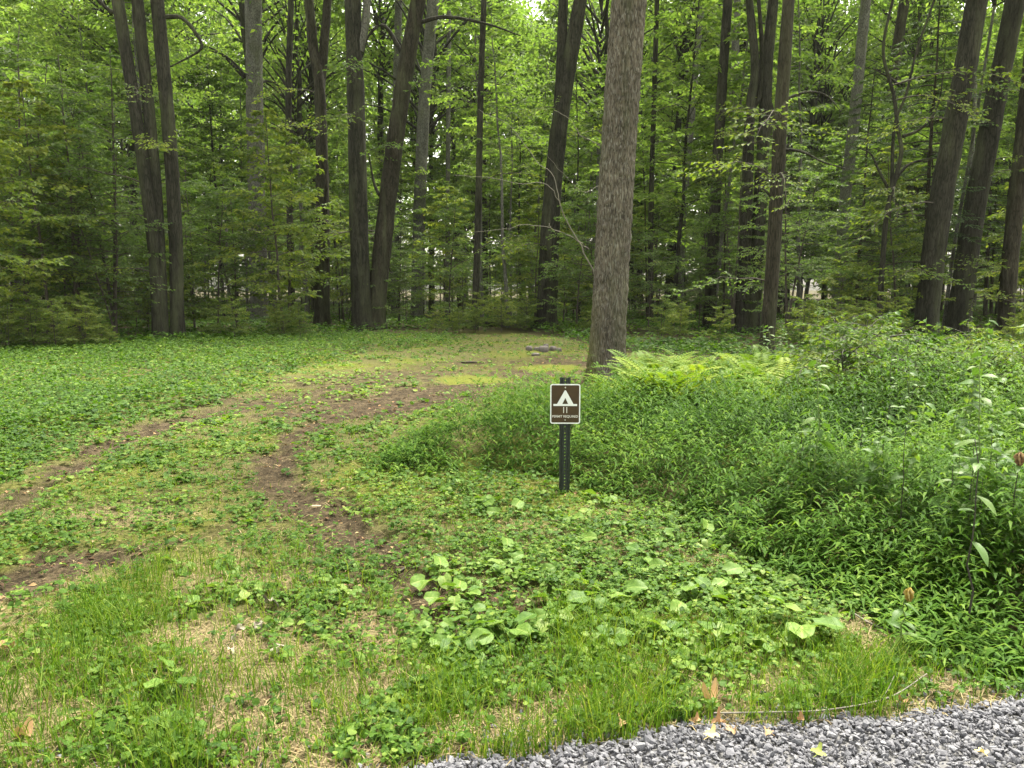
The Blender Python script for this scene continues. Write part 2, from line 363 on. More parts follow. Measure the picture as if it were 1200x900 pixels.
# ------------------------------------------------------------------ ground
def make_ground():
    tx = np.linspace(-1, 1, 470); xs = np.sinh(tx * 5.2) / np.sinh(5.2) * 240
    ty = np.linspace(0, 1, 470); ys = -25 + 0 * ty
    ys = np.concatenate([np.linspace(-30, 1.6, 14), 1.7 + np.sinh(np.linspace(0, 1, 440) * 5.0) / np.sinh(5.0) * 300])
    X, Y = np.meshgrid(xs, ys)
    x, y = X.ravel(), Y.ravel()
    d = dirt(x, y); z = gh_fine(x, y, d) - 0.03 * (road_edge(x, y) > 0)
    st = straw(x, y)
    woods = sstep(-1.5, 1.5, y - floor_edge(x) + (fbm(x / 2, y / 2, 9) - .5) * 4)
    mossy = sstep(0.45, 0.7, fbm(x * .9, y * .9, 17)) * (1 - d)
    # two oval patches of moss in front of the stone ring
    for (px, py), (rx, ry) in (((555, 443), (0.75, 0.8)), ((645, 429), (0.8, 0.9))):
        c = on_ground(px, py); q = np.hypot((x - c[0]) / rx, (y - c[1]) / ry) + (fbm(x * 4, y * 4, 19) - .5) * .6
        mossy = np.maximum(mossy, 1.2 * sstep(1.1, .6, q))
    nx, ny = len(xs), len(ys)
    i, j = np.meshgrid(np.arange(ny - 1), np.arange(nx - 1), indexing='ij')
    Q = np.stack([i * nx + j, i * nx + j + 1, (i + 1) * nx + j + 1, (i + 1) * nx + j], -1).reshape(-1, 4)
    m, nt, out = base_mat('forest_ground'); L = nt.links.new
    tc = N(nt, 'ShaderNodeTexCoord')
    n1 = N(nt, 'ShaderNodeTexNoise'); n1.inputs['Scale'].default_value = 9; n1.inputs['Detail'].default_value = 9; n1.inputs['Roughness'].default_value = .7; L(tc.outputs['Object'], n1.inputs[0])
    n2 = N(nt, 'ShaderNodeTexNoise'); n2.inputs['Scale'].default_value = 45; n2.inputs['Detail'].default_value = 5; n2.inputs['Roughness'].default_value = .7; L(tc.outputs['Object'], n2.inputs[0])
    soil = ramp(nt, [(.3, (0.024, 0.0185, 0.011)), (.5, (0.062, 0.048, 0.030)), (.68, (0.135, 0.106, 0.066))]); L(n1.outputs[0], soil.inputs[0])
    soil2 = ramp(nt, [(.35, (0.45, 0.45, 0.45)), (.65, (1.3, 1.25, 1.15))]); L(n2.outputs[0], soil2.inputs[0])
    ms = N(nt, 'ShaderNodeMix', data_type='RGBA', blend_type='MULTIPLY'); ms.inputs['Factor'].default_value = 1; L(soil.outputs[0], ms.inputs['A']); L(soil2.outputs[0], ms.inputs['B'])
    col = ms.outputs['Result']
    col0 = N(nt, 'ShaderNodeMix', data_type='RGBA'); a = N(nt, 'ShaderNodeAttribute', attribute_name='turf'); r = ramp(nt, [(.35, (0.060, 0.062, 0.020)), (.65, (0.145, 0.140, 0.050))]); L(n2.outputs[0], r.inputs[0]); L(a.outputs['Fac'], col0.inputs['Factor']); L(col, col0.inputs['A']); L(r.outputs[0], col0.inputs['B']); col = col0.outputs['Result']
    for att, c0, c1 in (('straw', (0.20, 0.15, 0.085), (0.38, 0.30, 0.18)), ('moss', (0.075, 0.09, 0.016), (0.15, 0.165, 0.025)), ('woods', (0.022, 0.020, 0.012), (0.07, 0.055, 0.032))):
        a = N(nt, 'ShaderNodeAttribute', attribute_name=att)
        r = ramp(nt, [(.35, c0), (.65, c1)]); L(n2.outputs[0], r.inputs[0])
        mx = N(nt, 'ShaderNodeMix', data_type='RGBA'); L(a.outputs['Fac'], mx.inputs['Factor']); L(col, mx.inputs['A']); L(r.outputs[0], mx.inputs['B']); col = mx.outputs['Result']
    p = N(nt, 'ShaderNodeBsdfPrincipled'); p.inputs['Roughness'].default_value = .95; p.inputs['Specular IOR Level'].default_value = .1; L(col, p.inputs['Base Color'])
    bp = N(nt, 'ShaderNodeBump'); bp.inputs['Strength'].default_value = .9; bp.inputs['Distance'].default_value = .03; L(n2.outputs[0], bp.inputs['Height']); L(bp.outputs[0], p.inputs['Normal'])
    L(p.outputs[0], out.inputs[0])
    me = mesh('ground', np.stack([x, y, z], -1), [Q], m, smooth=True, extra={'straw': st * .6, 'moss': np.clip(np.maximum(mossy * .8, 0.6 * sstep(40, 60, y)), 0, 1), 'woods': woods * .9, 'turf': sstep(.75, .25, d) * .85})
    return structure(obj('ground', me))
make_ground()

# gravel road: a bed sheet with loose crushed stone on it
def make_road():
    xs = np.linspace(-14, 16, 260); rows = []
    ex = np.array([p[0] for p in ROAD]); ey = np.array([p[1] for p in ROAD])
    e = np.interp(xs, ex, ey, left=ey[0] - .05, right=ey[-1]) + (vnoise(xs * 5, 3.3, 5) - .5) * .08
    t = np.array([0, .03, .1, .3, 1.0])
    V = np.stack([np.stack([xs, e - k * 5.0, np.full_like(xs, 0.004 + (0.0 if k else -0.02)) + 0 * xs], -1) for k in t], 0)
    n = len(xs); i, j = np.meshgrid(np.arange(len(t) - 1), np.arange(n - 1), indexing='ij')
    Q = np.stack([i * n + j, (i + 1) * n + j, (i + 1) * n + j + 1, i * n + j + 1], -1).reshape(-1, 4)
    structure(obj('gravel_road', mesh('gravel_road', V.reshape(-1, 3), [Q], plain_mat('gravel_bed', (0.13, 0.128, 0.13), .9, scale=60, bump=.5))))
    # stones
    ph = (1 + 5 ** .5) / 2
    ico = unit(np.array([(-1, ph, 0), (1, ph, 0), (-1, -ph, 0), (1, -ph, 0), (0, -1, ph), (0, 1, ph), (0, -1, -ph), (0, 1, -ph), (ph, 0, -1), (ph, 0, 1), (-ph, 0, -1), (-ph, 0, 1)]))
    fc = np.array([(0, 11, 5), (0, 5, 1), (0, 1, 7), (0, 7, 10), (0, 10, 11), (1, 5, 9), (5, 11, 4), (11, 10, 2), (10, 7, 6), (7, 1, 8), (3, 9, 4), (3, 4, 2), (3, 2, 6), (3, 6, 8), (3, 8, 9), (4, 9, 5), (2, 4, 11), (6, 2, 10), (8, 6, 7), (9, 8, 1)])
    n = 120000
    x = rng.uniform(-3.2, 5.2, n); y = rng.uniform(1.5, 3.3, n)
    ed = road_edge(x, y)
    ok = (ed > 0) | (rng.random(n) < 0.45 * np.exp(ed / 0.09))
    x, y, ed = x[ok], y[ok], ed[ok]; n = len(x)
    s = np.clip(rng.lognormal(np.log(0.0072), .36, n), .003, .018)
    big = rng.random(n) < .02; s[big] *= 1.4
    z = rng.uniform(0.0, 0.03, n) * sstep(-.03, .15, ed) + s * .25
    sc = np.stack([s * rng.uniform(.8, 1.5, n), s * rng.uniform(.65, 1.1, n), s * rng.uniform(.3, .65, n)], -1)
    A = rng.normal(size=(n, 4)); A[:, 1:3] *= .45; A = unit(A); qw, qx, qy, qz = A.T
    R = np.stack([1 - 2 * (qy**2 + qz**2), 2 * (qx*qy - qz*qw), 2 * (qx*qz + qy*qw), 2 * (qx*qy + qz*qw), 1 - 2 * (qx**2 + qz**2), 2 * (qy*qz - qx*qw), 2 * (qx*qz - qy*qw), 2 * (qy*qz + qx*qw), 1 - 2 * (qx**2 + qy**2)], -1).reshape(n, 3, 3)
    P = ico[None] * (1 + rng.uniform(-.3, .3, (n, 12, 1))) * sc[:, None]
    P = np.einsum('nij,nkj->nki', R, P) + np.stack([x, y, z], -1)[:, None]
    Fc = (fc[None] + (np.arange(n) * 12)[:, None, None]).reshape(-1, 3)
    tone = np.repeat(np.clip(rng.normal(.5, .22, n), 0, 1), 12)
    m = plain_mat('crushed_stone', (.2, .2, .21), .85, scale=90, spec=.3, bump=.3, tone=[(0, (0.080, 0.080, 0.090)), (.5, (0.14, 0.14, 0.156)), (.85, (0.19, 0.19, 0.205)), (1, (0.23, 0.225, 0.235))])
    o = obj('gravel', mesh('gravel', P.reshape(-1, 3), [Fc], m, tone))
    tag(o, 'grey crushed stone spread loosely along the road edge', 'gravel', kind='stuff')
make_road()

def make_haze(density):
    m, nt, out = base_mat('humid_air'); v = N(nt, 'ShaderNodeVolumePrincipled'); v.inputs['Color'].default_value = (.90, .96, .84, 1); v.inputs['Density'].default_value = density
    nt.links.new(v.outputs[0], out.inputs['Volume'])
    x0, x1, y0, y1, z0, z1 = -245, 245, -36, 308, -2, 62
    V = [(x, y, z) for z in (z0, z1) for y in (y0, y1) for x in (x0, x1)]
    F_ = [[0, 2, 3, 1], [4, 5, 7, 6], [0, 1, 5, 4], [2, 6, 7, 3], [0, 4, 6, 2], [1, 3, 7, 5]]
    tag(obj('haze', mesh('haze', V, [np.array(F_)], m)), 'thin humid haze hanging in the woods air', 'haze', kind='stuff')
make_haze(0.0002)

# ------------------------------------------------------------------ trees
def branchy(g, lv, start, az, L, rise, nsub, nleaf, leafL, r0, lpos, flat=1.0, droop=.25, tone0=0.5, seg=4):
    """one branch with side twigs; leaves lie in near-horizontal layers"""
    d = np.array([math.cos(az), math.sin(az), 0]); u = np.linspace(0, 1, 6)[:, None]
    P = start + d * L * u + np.array([0, 0, 1.0]) * L * (rise * u - droop * u ** 2)
    P[1:] += rng.normal(0, .02 * L, (5, 3)) * u[1:]
    add_tube(g, P, np.linspace(r0, .003, 6), seg)
    for k in range(nsub):
        t = lpos + (1 - lpos) * (k + rng.random()) / nsub; i = min(int(t * 5), 4); f = t * 5 - i
        b = P[i] * (1 - f) + P[i + 1] * f
        sgn = 1 if k % 2 else -1; a2 = az + sgn * rng.uniform(.5, 1.1); ls = L * rng.uniform(.25, .5) * (1.15 - t * .6)
        d2 = np.array([math.cos(a2), math.sin(a2), rng.uniform(-.45, .3)])
        add_tube(g, np.array([b, b + d2 * ls * .5, b + d2 * ls - np.array([0, 0, .06 * ls])]), [.005, .004, .002], 3, cap=False)
        s = (np.arange(nleaf) + .6) / nleaf; sg = np.where(np.arange(nleaf) % 2, 1, -1)
        a3 = a2 + sg * rng.uniform(.5, 1.15, nleaf)
        D = np.stack([np.cos(a3), np.sin(a3), rng.uniform(-.8, .25, nleaf)], -1)
        Nn = np.stack([rng.normal(0, .55 * flat, nleaf), rng.normal(0, .55 * flat, nleaf), np.ones(nleaf)], -1)
        ll = leafL * rng.uniform(.7, 1.25, nleaf)
        V, Q = leaves(b + d2 * ls * s[:, None] + D * .01, D, Nn, ll, ll * rng.uniform(.5, .65, nleaf))
        tn = np.clip(tone0 + rng.normal(0, .2, nleaf), 0, 1)
        lv.add(V, Q, np.repeat(tn, 4))

def understorey(h, r, h0, nb, nsub, nleaf, leafL, r0, lean=0.0, prof=.6, stems=1):
    g, lv = Geo(), Geo()
    for s in range(stems):
        la = rng.uniform(0, 6.28); ln = lean + (.10 * s)
        z = np.linspace(0, 1, 12)
        P = np.stack([math.cos(la) * ln * h * z ** 1.3, math.sin(la) * ln * h * z ** 1.3, h * z * (1 - .12 * s)], -1)
        P[2:] += np.cumsum(rng.normal(0, .012 * h / 4, (10, 3)), 0) * [1, 1, 0]
        P[0, 2] = -.1
        add_tube(g, P, r0 * (1 - .9 * z) * (1 - .2 * s) + .004, 7)
        az = rng.uniform(0, 6.28)
        for k in range(nb // stems):
            t = ((k + rng.random()) / (nb // stems)) ** .85; zz = h0 + (h - h0) * t; q = zz / h * 11
            i = min(int(q), 10); b = P[i] * (1 - q + i) + P[i + 1] * (q - i); az += 2.4 + rng.normal(0, .3)
            L = r * (1 - t) ** prof * rng.uniform(.65, 1.15) * (.55 + .45 * min(1, t * 3 + .3)) + .25
            branchy(g, lv, b, az, L, rng.uniform(.0, .75), max(3, int(nsub * (.5 + .5 * L / r))), nleaf, leafL, .004 + .006 * L, .22, tone0=rng.uniform(.3, .7))
    return g, lv

def broad_crown(r, h, nclump, per, leafL, seed):
    """high crown: limbs from the origin (top of the bare trunk) with leaf clumps on them"""
    g, lv = Geo(), Geo()
    for k in range(nclump):
        t = (k + .5) / nclump; zz = h * (t ** .9) ; az = k * 2.4 + rng.normal(0, .4)
        R = r * math.sin(math.pi * min(1, .18 + .80 * t)) ** .7 * rng.uniform(.35, 1.05)
        c = np.array([math.cos(az) * R, math.sin(az) * R, zz + rng.normal(0, .5)])
        b = np.array([0, 0, max(-.5, zz * .72 - 1.2)])
        mid = b * .5 + c * .5 + np.array([0, 0, .35])
        add_tube(g, smooth_path([b, mid, c], 6), np.linspace(.07, .012, 6) * (1.1 - t * .5), 5)
        n = per; cr = rng.uniform(.9, 1.5)
        o = rng.normal(0, 1, (n, 3)); o = unit(o) * (rng.random((n, 1)) ** .45) * cr * [1.15, 1.15, .5]
        o[:, 2] += -.25 * (o[:, 0] ** 2 + o[:, 1] ** 2) / cr
        D = unit(o * [1, 1, .3] + rng.normal(0, .5, (n, 3)) + [0, 0, -.25])
        Nn = np.stack([rng.normal(0, .5, n), rng.normal(0, .5, n), np.ones(n)], -1)
        ll = leafL * rng.uniform(.7, 1.3, n)
        V, Q = leaves(c + o, D, Nn, ll, ll * .62)
        lv.add(V, Q, np.repeat(np.clip(rng.uniform(.3, .7) + rng.normal(0, .2, n), 0, 1), 4))
    z = np.linspace(-.5, h * .85, 8); add_tube(g, np.stack([np.cumsum(rng.normal(0, .12, 8)), np.cumsum(rng.normal(0, .12, 8)), z], -1), np.linspace(.16, .02, 8), 7)
    return g, lv

def hemlock(h, h0, r, nb, r0):
    g, lv = Geo(), Geo()
    z = np.linspace(0, 1, 14); P = np.stack([np.cumsum(rng.normal(0, .02, 14)), np.cumsum(rng.normal(0, .02, 14)), h * z], -1); P[0, 2] = -.1
    add_tube(g, P, r0 * (1 - .92 * z) + .006, 10, wob=.08)
    az = 0
    for k in range(nb):
        t = ((k + rng.random()) / nb); zz = h0 + (h - h0) * t; q = zz / h * 13; i = min(int(q), 12)
        b = P[i] * (1 - q + i) + P[i + 1] * (q - i); az += 2.4 + rng.normal(0, .4)
        L = r * (1 - t) ** .7 * rng.uniform(.6, 1.1) + .3
        dead = rng.random() < .12
        d = np.array([math.cos(az), math.sin(az), 0]); u = np.linspace(0, 1, 6)[:, None]
        B = b + d * L * u + np.array([0, 0, 1.0]) * L * (.12 * u - .38 * u ** 2)
        add_tube(g, B, np.linspace(.012 + .006 * L, .003, 6), 4)
        if dead: continue
        for s in range(int(6 + 5 * L)):
            tt = rng.uniform(.15, 1); j = min(int(tt * 5), 4); f = tt * 5 - j; c = B[j] * (1 - f) + B[j + 1] * f
            a2 = az + (1 if s % 2 else -1) * rng.uniform(.5, 1.2); ls = L * rng.uniform(.18, .4) * (1.2 - tt * .6)
            d2 = np.array([math.cos(a2), math.sin(a2), rng.uniform(-.35, .02)])
            n = 11; q2 = (np.arange(n) + .5) / n; sg = np.where(np.arange(n) % 2, 1, -1)
            a3 = a2 + sg * rng.uniform(.5, 1.0, n)
            D = np.stack([np.cos(a3), np.sin(a3), rng.uniform(-.4, 0, n)], -1)
            Nn = np.stack([rng.normal(0, .3, n), rng.normal(0, .3, n), np.ones(n)], -1)
            ll = rng.uniform(.09, .17, n)
            V, Q = leaves(c + d2 * ls * q2[:, None], D, Nn, ll, ll * .3, 0, .2)
            lv.add(V, Q, np.repeat(np.clip(.5 + rng.normal(0, .25, n), 0, 1), 4))
    return g, lv

CROWNS = []
for k, (r, h, nc, per) in enumerate([(4.6, 8.5, 52, 150), (4.0, 10, 54, 140), (5.2, 7.5, 54, 150)]):
    g, lv = broad_crown(r, h, nc, per, .22, k)
    CROWNS.append((g.mesh('limbs', M['bark_dark'], True), lv.mesh('crown', M['leaf_canopy'])))

THIN = []
for k in range(3):
    g, lv = broad_crown(4.2 + .4 * k, 9, 34, 48, .2, 10 + k); THIN.append((g.mesh('limbs', M['bark_dark'], True), lv.mesh('crown', M['leaf_canopy'])))

SPRAY = []
def make_sprays():
    for k in range(5):
        g, lv = Geo(), Geo()
        L = 2.1 + .25 * k
        branchy(g, lv, np.zeros(3), 0.0, L, .25, 13, 11, .115, .02, .12, droop=.45, tone0=.45)
        SPRAY.append((g.mesh('branch', M['bark_twig'], True), lv.mesh('leaves', M['leaf_beech'] if k % 2 else M['leaf_light'])))
def leafy_branches(root, P, n, zlo, zhi):
    for q in range(n):
        z = rng.uniform(zlo, zhi); i = int(np.argmin(np.abs(P[:, 2] - z))); k = int(rng.integers(5))
        b = obj('branch', SPRAY[k][0], root, P[i]); b.rotation_euler = (0, rng.uniform(-.25, .2), -1.57 + rng.uniform(-1.5, 1.5)); b.scale = (rng.uniform(.7, 1.25),) * 3
        obj('leaves', SPRAY[k][1], b)
def big_tree(name, label, Y, stems, bark, H=13.0, crown=0, seg=14, flare=(.35, .55, 5), wob=.06, group=None, extra=None, cat='tree', cs=1.0, cdz=0, leafy=3, lz=(1.5, 8.5), dense=False):
    if not SPRAY: make_sprays()
    """stems: list of (pixel points from base to frame top, pixel width at base, pixel width at top); every stem runs on above the frame"""
    bx = float(at_depth(stems[0][0][0][0], 385, Y)[0])
    root = empty(name, (bx, Y, float(gh(bx, Y)))); tag(root, label, cat, group)
    z0 = float(gh(bx, Y)); tops = []
    for si, (pts, w0, w1) in enumerate(stems):
        dy = (si - (len(stems) - 1) / 2) * .18 if len(stems) > 1 else 0
        P = [at_depth(px, py, Y + dy) for px, py in pts]
        if pts[0][1] >= 355: P[0][2] = z0 - .15
        top = P[-1] + unit(P[-1] - P[-2]) * max(1.0, H - P[-1][2]); top[2] = max(top[2], P[-1][2] + 1)
        P = np.array(P + [top]) - [bx, Y, z0]
        n = max(30, int((P[-1][2] - P[0][2]) * 7)); Q = smooth_path(P, n)
        zz = (Q[:, 2] - P[0][2]) / (P[-2][2] - P[0][2] + 1e-6)
        R = np.maximum(.9 * (w0 + (w1 - w0) * zz) * Y / F / 2, .03)
        sg = 36 if w0 > 11 else seg
        V, Fq = tube(Q, R, sg, wob=wob, seed=si + int(abs(bx) * 7), flare=flare if pts[0][1] >= 355 else None)
        if sg == 36:
            cen = np.repeat(Q, sg, 0); a = np.tile(np.arange(sg), n); l = np.repeat(np.arange(n) / 7.0, sg); rr = np.repeat(R, sg)
            k = np.abs(fbm(a * .42 + .35 * np.sin(l * 1.3), l * .9, 80 + si) - .5) * 2 - .25 + (vnoise(l * 1.1, a * .2, 83) > .93) * .15
            V[:len(cen)] += unit(V[:len(cen)] - cen) * (k * rr * .11)[:, None]
        tri = Fq[:, 2] == Fq[:, 3]
        obj('trunk', mesh('trunk', V, [Fq[~tri], Fq[tri][:, :3]], M[bark], smooth=True), root)
        tops.append(Q[-1])
        leafy_branches(root, Q, leafy if si == 0 else leafy // 2, *lz)
    for t in tops[:2]:
        limbs, lf = (CROWNS if dense else THIN)[crown % 3]
        c = obj('crown', lf, root, Vector(t) + Vector((0, 0, cdz))); c.scale = (cs,) * 3; c.rotation_euler = (0, 0, crown * 1.3 + t[0])
        l = obj('limbs', limbs, c)
        crown += 1
    if extra: extra(root, bx, z0)
    return root
def bough(Y, px_pts, r0, r1, bark):
    def f(root, bx, z0):
        for pts in px_pts:
            P = smooth_path([at_depth(a, b, Y) - np.array([bx, Y, z0]) for a, b in pts], 14)
            g = Geo(); add_tube(g, P, np.linspace(r0, r1, 14), 7); obj('branch', g.mesh('branch', M[bark], True), root)
    return f

big_tree('tree', 'dark maple with three trunks fanning from one base at the left woods edge', 22.6,
         [([(186, 402), (181, 300), (166, 180), (138, 0)], 15, 14), ([(191, 402), (188, 320), (181, 200), (161, 0)], 14, 14), ([(208, 402), (205, 260), (196, 130), (184, 0)], 17, 16)],
         'bark_dark', 12, 0, extra=bough(22.6, [[(194, 20), (215, 22), (236, 50), (230, 62), (200, 78)], [(142, 20), (120, 5), (95, -30)]], .07, .02, 'bark_dark'))
big_tree('tree', 'thick pale grey smooth trunk behind the saplings right of the three-stemmed maple', 36, [([(304, 385), (302, 280), (299, 150), (297, 0)], 22, 20)], 'bark_grey', 17, 1, flare=(.4, .2, 4), cs=1.1)
big_tree('tree', 'slender dark straight tree between the pale grey trunk and the forked brown one', 33, [([(343, 383), (340, 280), (338, 120), (341, 0)], 9, 7)], 'bark_dark', 15, 2, cs=.8)
big_tree('tree', 'brown tree forking into two upright stems high over the sapling thicket', 30, [([(377, 388), (378, 250), (375, 110), (367, 55), (362, 0)], 20, 11), ([(375, 110), (380, 50), (384, 0)], 12, 10)], 'bark_brown', 15, 0, flare=(.4, .35, 4))
big_tree('tree', 'straight dark trunk rising from a base shared with the leaning mossy one', 28.2, [([(424, 390), (421, 280), (417, 120), (413, 0)], 25, 20)], 'bark_dark', 15, 1, extra=bough(28.2, [[(421, 60), (429, 20), (430, -40)]], .16, .12, 'bark_grey'))
big_tree('tree', 'leaning mossy trunk tilting to the right out of a flared base', 28.6, [([(437, 389), (447, 300), (461, 180), (476, 80), (490, 0)], 24, 19)], 'bark_brown', 15, 2, flare=(.6, .6, 5),
         extra=bough(28.6, [[(470, 60), (450, 30), (432, 42), (424, 70)], [(482, 30), (520, 20), (570, 28), (610, 42)], [(455, 240), (440, 220), (432, 180)]], .09, .02, 'bark_dark'))
big_tree('tree', 'light grey trunk standing just behind the leaning mossy tree', 40, [([(488, 372), (492, 230), (498, 110), (508, 0)], 16, 14)], 'bark_grey', 19, 0, flare=(.4, .2, 4))
big_tree('tree', 'narrow pale stem showing above the leaning trunk, mostly hidden behind it', 44, [([(462, 374), (463, 220), (465, 100), (467, 0)], 10, 9)], 'bark_grey', 19, 1, flare=None, cs=.8)
big_tree('tree', 'thin dark tree standing alone in the middle thicket above a fallen log', 29, [([(556, 390), (560, 260), (563, 120), (567, 0)], 9, 7)], 'bark_dark', 15, 2, cs=.8)
big_tree('tree', 'thin light stem left of the dark tree of the middle thicket', 42, [([(524, 372), (525, 200), (526, 0)], 6, 5)], 'bark_grey', 19, 0, cs=.7)
big_tree('tree', 'dark V-shaped tree with two stems parting at half height behind the camp sign', 29.6, [([(640, 388), (645, 260), (655, 150), (668, 70), (680, 0)], 27, 17), ([(651, 170), (657, 100), (660, 0)], 15, 12)], 'bark_dark', 15, 1)
big_tree('tree', 'slim dark pole tree just right of the big scaly trunk', 32, [([(762, 386), (763, 240), (767, 100), (770, 0)], 7, 6)], 'bark_dark', 15, 2, cs=.7)
big_tree('tree', 'greyish slim tree halfway between the scaly trunk and the dark hemlocks', 38, [([(796, 376), (800, 260), (812, 120), (822, 0)], 10, 8)], 'bark_grey', 18, 0, cs=.7)
big_tree('tree', 'dark straight hemlock trunk left of the double dark trunk', 28.5, [([(830, 390), (838, 240), (845, 120), (853, 0)], 15, 11)], 'bark_dark', 15, 1, cs=.7)
big_tree('tree', 'pale upper stem seen just behind the straight hemlock trunk', 36, [([(852, 380), (856, 200), (860, 100), (864, 0)], 10, 9)], 'bark_grey', 18, 2, cs=.6)
big_tree('tree', 'double dark trunk joined low down, stems crossing branches near the top', 27, [([(868, 392), (874, 260), (879, 130), (885, 80), (878, 0)], 19, 9), ([(880, 392), (889, 260), (896, 140), (900, 70), (906, 0)], 20, 12)], 'bark_dark', 15, 0,
         extra=bough(27, [[(882, 125), (890, 110), (893, 60), (889, 0)], [(893, 170), (905, 140), (900, 110)]], .12, .06, 'bark_dark'))
big_tree('tree', 'brown hemlock trunk standing forward of the woods above the fern bank', 17.2, [([(897, 424), (906, 300), (914, 150), (924, 0)], 19, 15)], 'bark_brown', 12, 1, cs=.7, flare=(.3, .3, 5), leafy=4, lz=(1, 6),
         extra=bough(17.2, [[(915, 175), (940, 178), (965, 190), (1000, 200)], [(917, 118), (945, 108), (968, 112), (985, 130)], [(910, 240), (895, 222), (870, 215)]], .04, .008, 'bark_dark'))
big_tree('tree', 'grey leaning trunk right of the brown forward hemlock, deeper in the woods', 34, [([(980, 385), (990, 240), (1003, 120), (1015, 0)], 16, 12)], 'bark_grey', 16, 2, flare=(.4, .3, 4))
big_tree('tree', 'grey-brown leaning trunk behind the crooked black sapling', 36, [([(1008, 382), (1024, 240), (1042, 120), (1060, 0)], 16, 12)], 'bark_brown', 17, 0)
big_tree('tree', 'crooked small black tree with bare forking limbs above the fern bank', 22, [([(1029, 400), (1033, 330), (1038, 260), (1045, 224), (1056, 180), (1052, 150), (1047, 110), (1035, 60), (1046, 0)], 8, 3), ([(1045, 224), (1048, 150), (1062, 110), (1074, 60), (1088, 20)], 5, 2)], 'bark_dark', 7.6, 0, flare=(.2, .2, 4), cs=.35,
         extra=bough(22, [[(1043, 225), (1030, 200), (1020, 180), (1002, 172)], [(1047, 215), (1062, 195), (1082, 187), (1105, 185)], [(1058, 160), (1080, 150), (1100, 120), (1108, 60)], [(1054, 100), (1040, 90), (1022, 80)], [(1044, 260), (1060, 250), (1085, 255)]], .05, .008, 'bark_dark'))
big_tree('tree', 'thick dark trunk, left of the two that lean together at the right', 22, [([(1083, 402), (1099, 260), (1122, 130), (1145, 0)], 29, 25)], 'bark_dark', 13, 1, leafy=4, lz=(1, 7))
big_tree('tree', 'thick dark trunk, right of the two that lean together at the right', 24, [([(1120, 400), (1138, 270), (1164, 130), (1190, 0)], 27, 23)], 'bark_dark', 14, 2, leafy=4, lz=(1, 7))
big_tree('tree', 'thin pale stem between the two thick leaning trunks at the right', 24.5, [([(1104, 395), (1118, 290), (1131, 215), (1142, 150), (1160, 40)], 5, 3)], 'bark_grey', 9, 0, cs=.4, flare=None)
big_tree('tree', 'dark trunk cut by the right edge of the photo', 23, [([(1177, 398), (1188, 260), (1200, 150), (1216, 0)], 20, 17)], 'bark_brown', 13, 0)

# the big scaly tree beside the camp pitch: ridged bark as real relief
def scaly_tree():
    Y = 13.3; pts = [(710, 452), (712, 400), (716, 330), (722, 220), (729, 110), (737, 0)]
    P = np.array([at_depth(a, b, Y) for a, b in pts]); bx = P[0][0]; z0 = float(gh(bx, Y)); P[0][2] = z0 - .15
    P = np.concatenate([P, [P[-1] + unit(P[-1] - P[-2]) * 8]]) - [bx, Y, z0]
    n, seg = 640, 140; Q = smooth_path(P, 400); Lq = np.concatenate([[0], np.cumsum(np.linalg.norm(np.diff(Q, axis=0), axis=1))]); Q = np.stack([np.interp(np.linspace(0, Lq[-1], n), Lq, Q[:, q]) for q in range(3)], -1); L = np.concatenate([[0], np.cumsum(np.linalg.norm(np.diff(Q, axis=0), axis=1))])
    wpx = np.interp(L, [0, .5, 1.2, 3, 6.6, 14], [46, 42, 40, 40, 38, 28]); R = wpx * Y / F / 2
    V, Fq = tube(Q, R, seg, cap=False, wob=.03, flare=(.28, .38, 5))
    a = np.tile(np.arange(seg) / seg, n); l = np.repeat(L, seg)
    co = np.stack([np.cos(a * 6.283) * R.mean(), np.sin(a * 6.283) * R.mean(), l * .22], -1)
    h = np.empty(len(co))
    for i, c in enumerate(co):
        q = Vector(c) * 23.0 + mnoise.noise_vector(Vector(c) * 9) * .35
        dd = mnoise.voronoi(q)[0]; h[i] = min(dd[1] - dd[0], .5)
    h += (fbm(a * 70, l * 7, 71) - .5) * .3
    cen = np.repeat(Q, seg, 0); out = unit(V - cen)
    V = V + out * (h[:, None] - .2) * .032
    root = empty('tree', (bx, Y, z0)); tag(root, 'big scaly grey-brown trunk with mossy foot standing alone in front of the woods', 'tree')
    obj('trunk', mesh('trunk', V, [Fq], M['bark_oak'], smooth=True), root)
    limbs, lf = THIN[2]; c = obj('crown', lf, root, Vector(Q[-1])); obj('limbs', limbs, c)
scaly_tree()

# prototypes of the thinner woods
def proto(name, g, lv, bark, leafm, label, cat, group, limbmat=None):
    root = empty(name); tag(root, label, cat, group)
    obj('trunk', g.mesh('trunk', M[bark], True), root); obj('crown', lv.mesh('crown', M[leafm]), root)
    return root
SAP = [understorey(h, r, h0, nb, 11, 11, lf, r0, ln, stems=st) for h, r, h0, nb, r0, ln, st, lf in
       [(5.5, 1.9, .8, 38, .035, .03, 1, .12), (7.5, 2.2, 1.2, 46, .05, .05, 1, .16), (4.2, 1.7, .6, 34, .026, .06, 1, .10), (8.5, 2.5, 1.5, 50, .06, .04, 2, .135), (3.2, 1.4, .4, 28, .02, .05, 2, .12), (6.5, 2.4, .9, 44, .04, .08, 2, .11)]]
SAP = [proto('sapling', g, lv, 'bark_twig', 'leaf_light' if q % 3 == 1 else 'leaf_beech', 'leafy understorey sapling with flat tiers of leaves', 'sapling', 'saplings along the woods edge') for q, (g, lv) in enumerate(SAP)]
MID = [understorey(h, r, h0, nb, 11, 10, .19, r0, ln, .5) for h, r, h0, nb, r0, ln in
       [(12.5, 3.0, 3.0, 56, .09, .02), (14.5, 3.2, 4.5, 58, .11, .03), (10.5, 2.8, 2.2, 54, .07, .05)]]
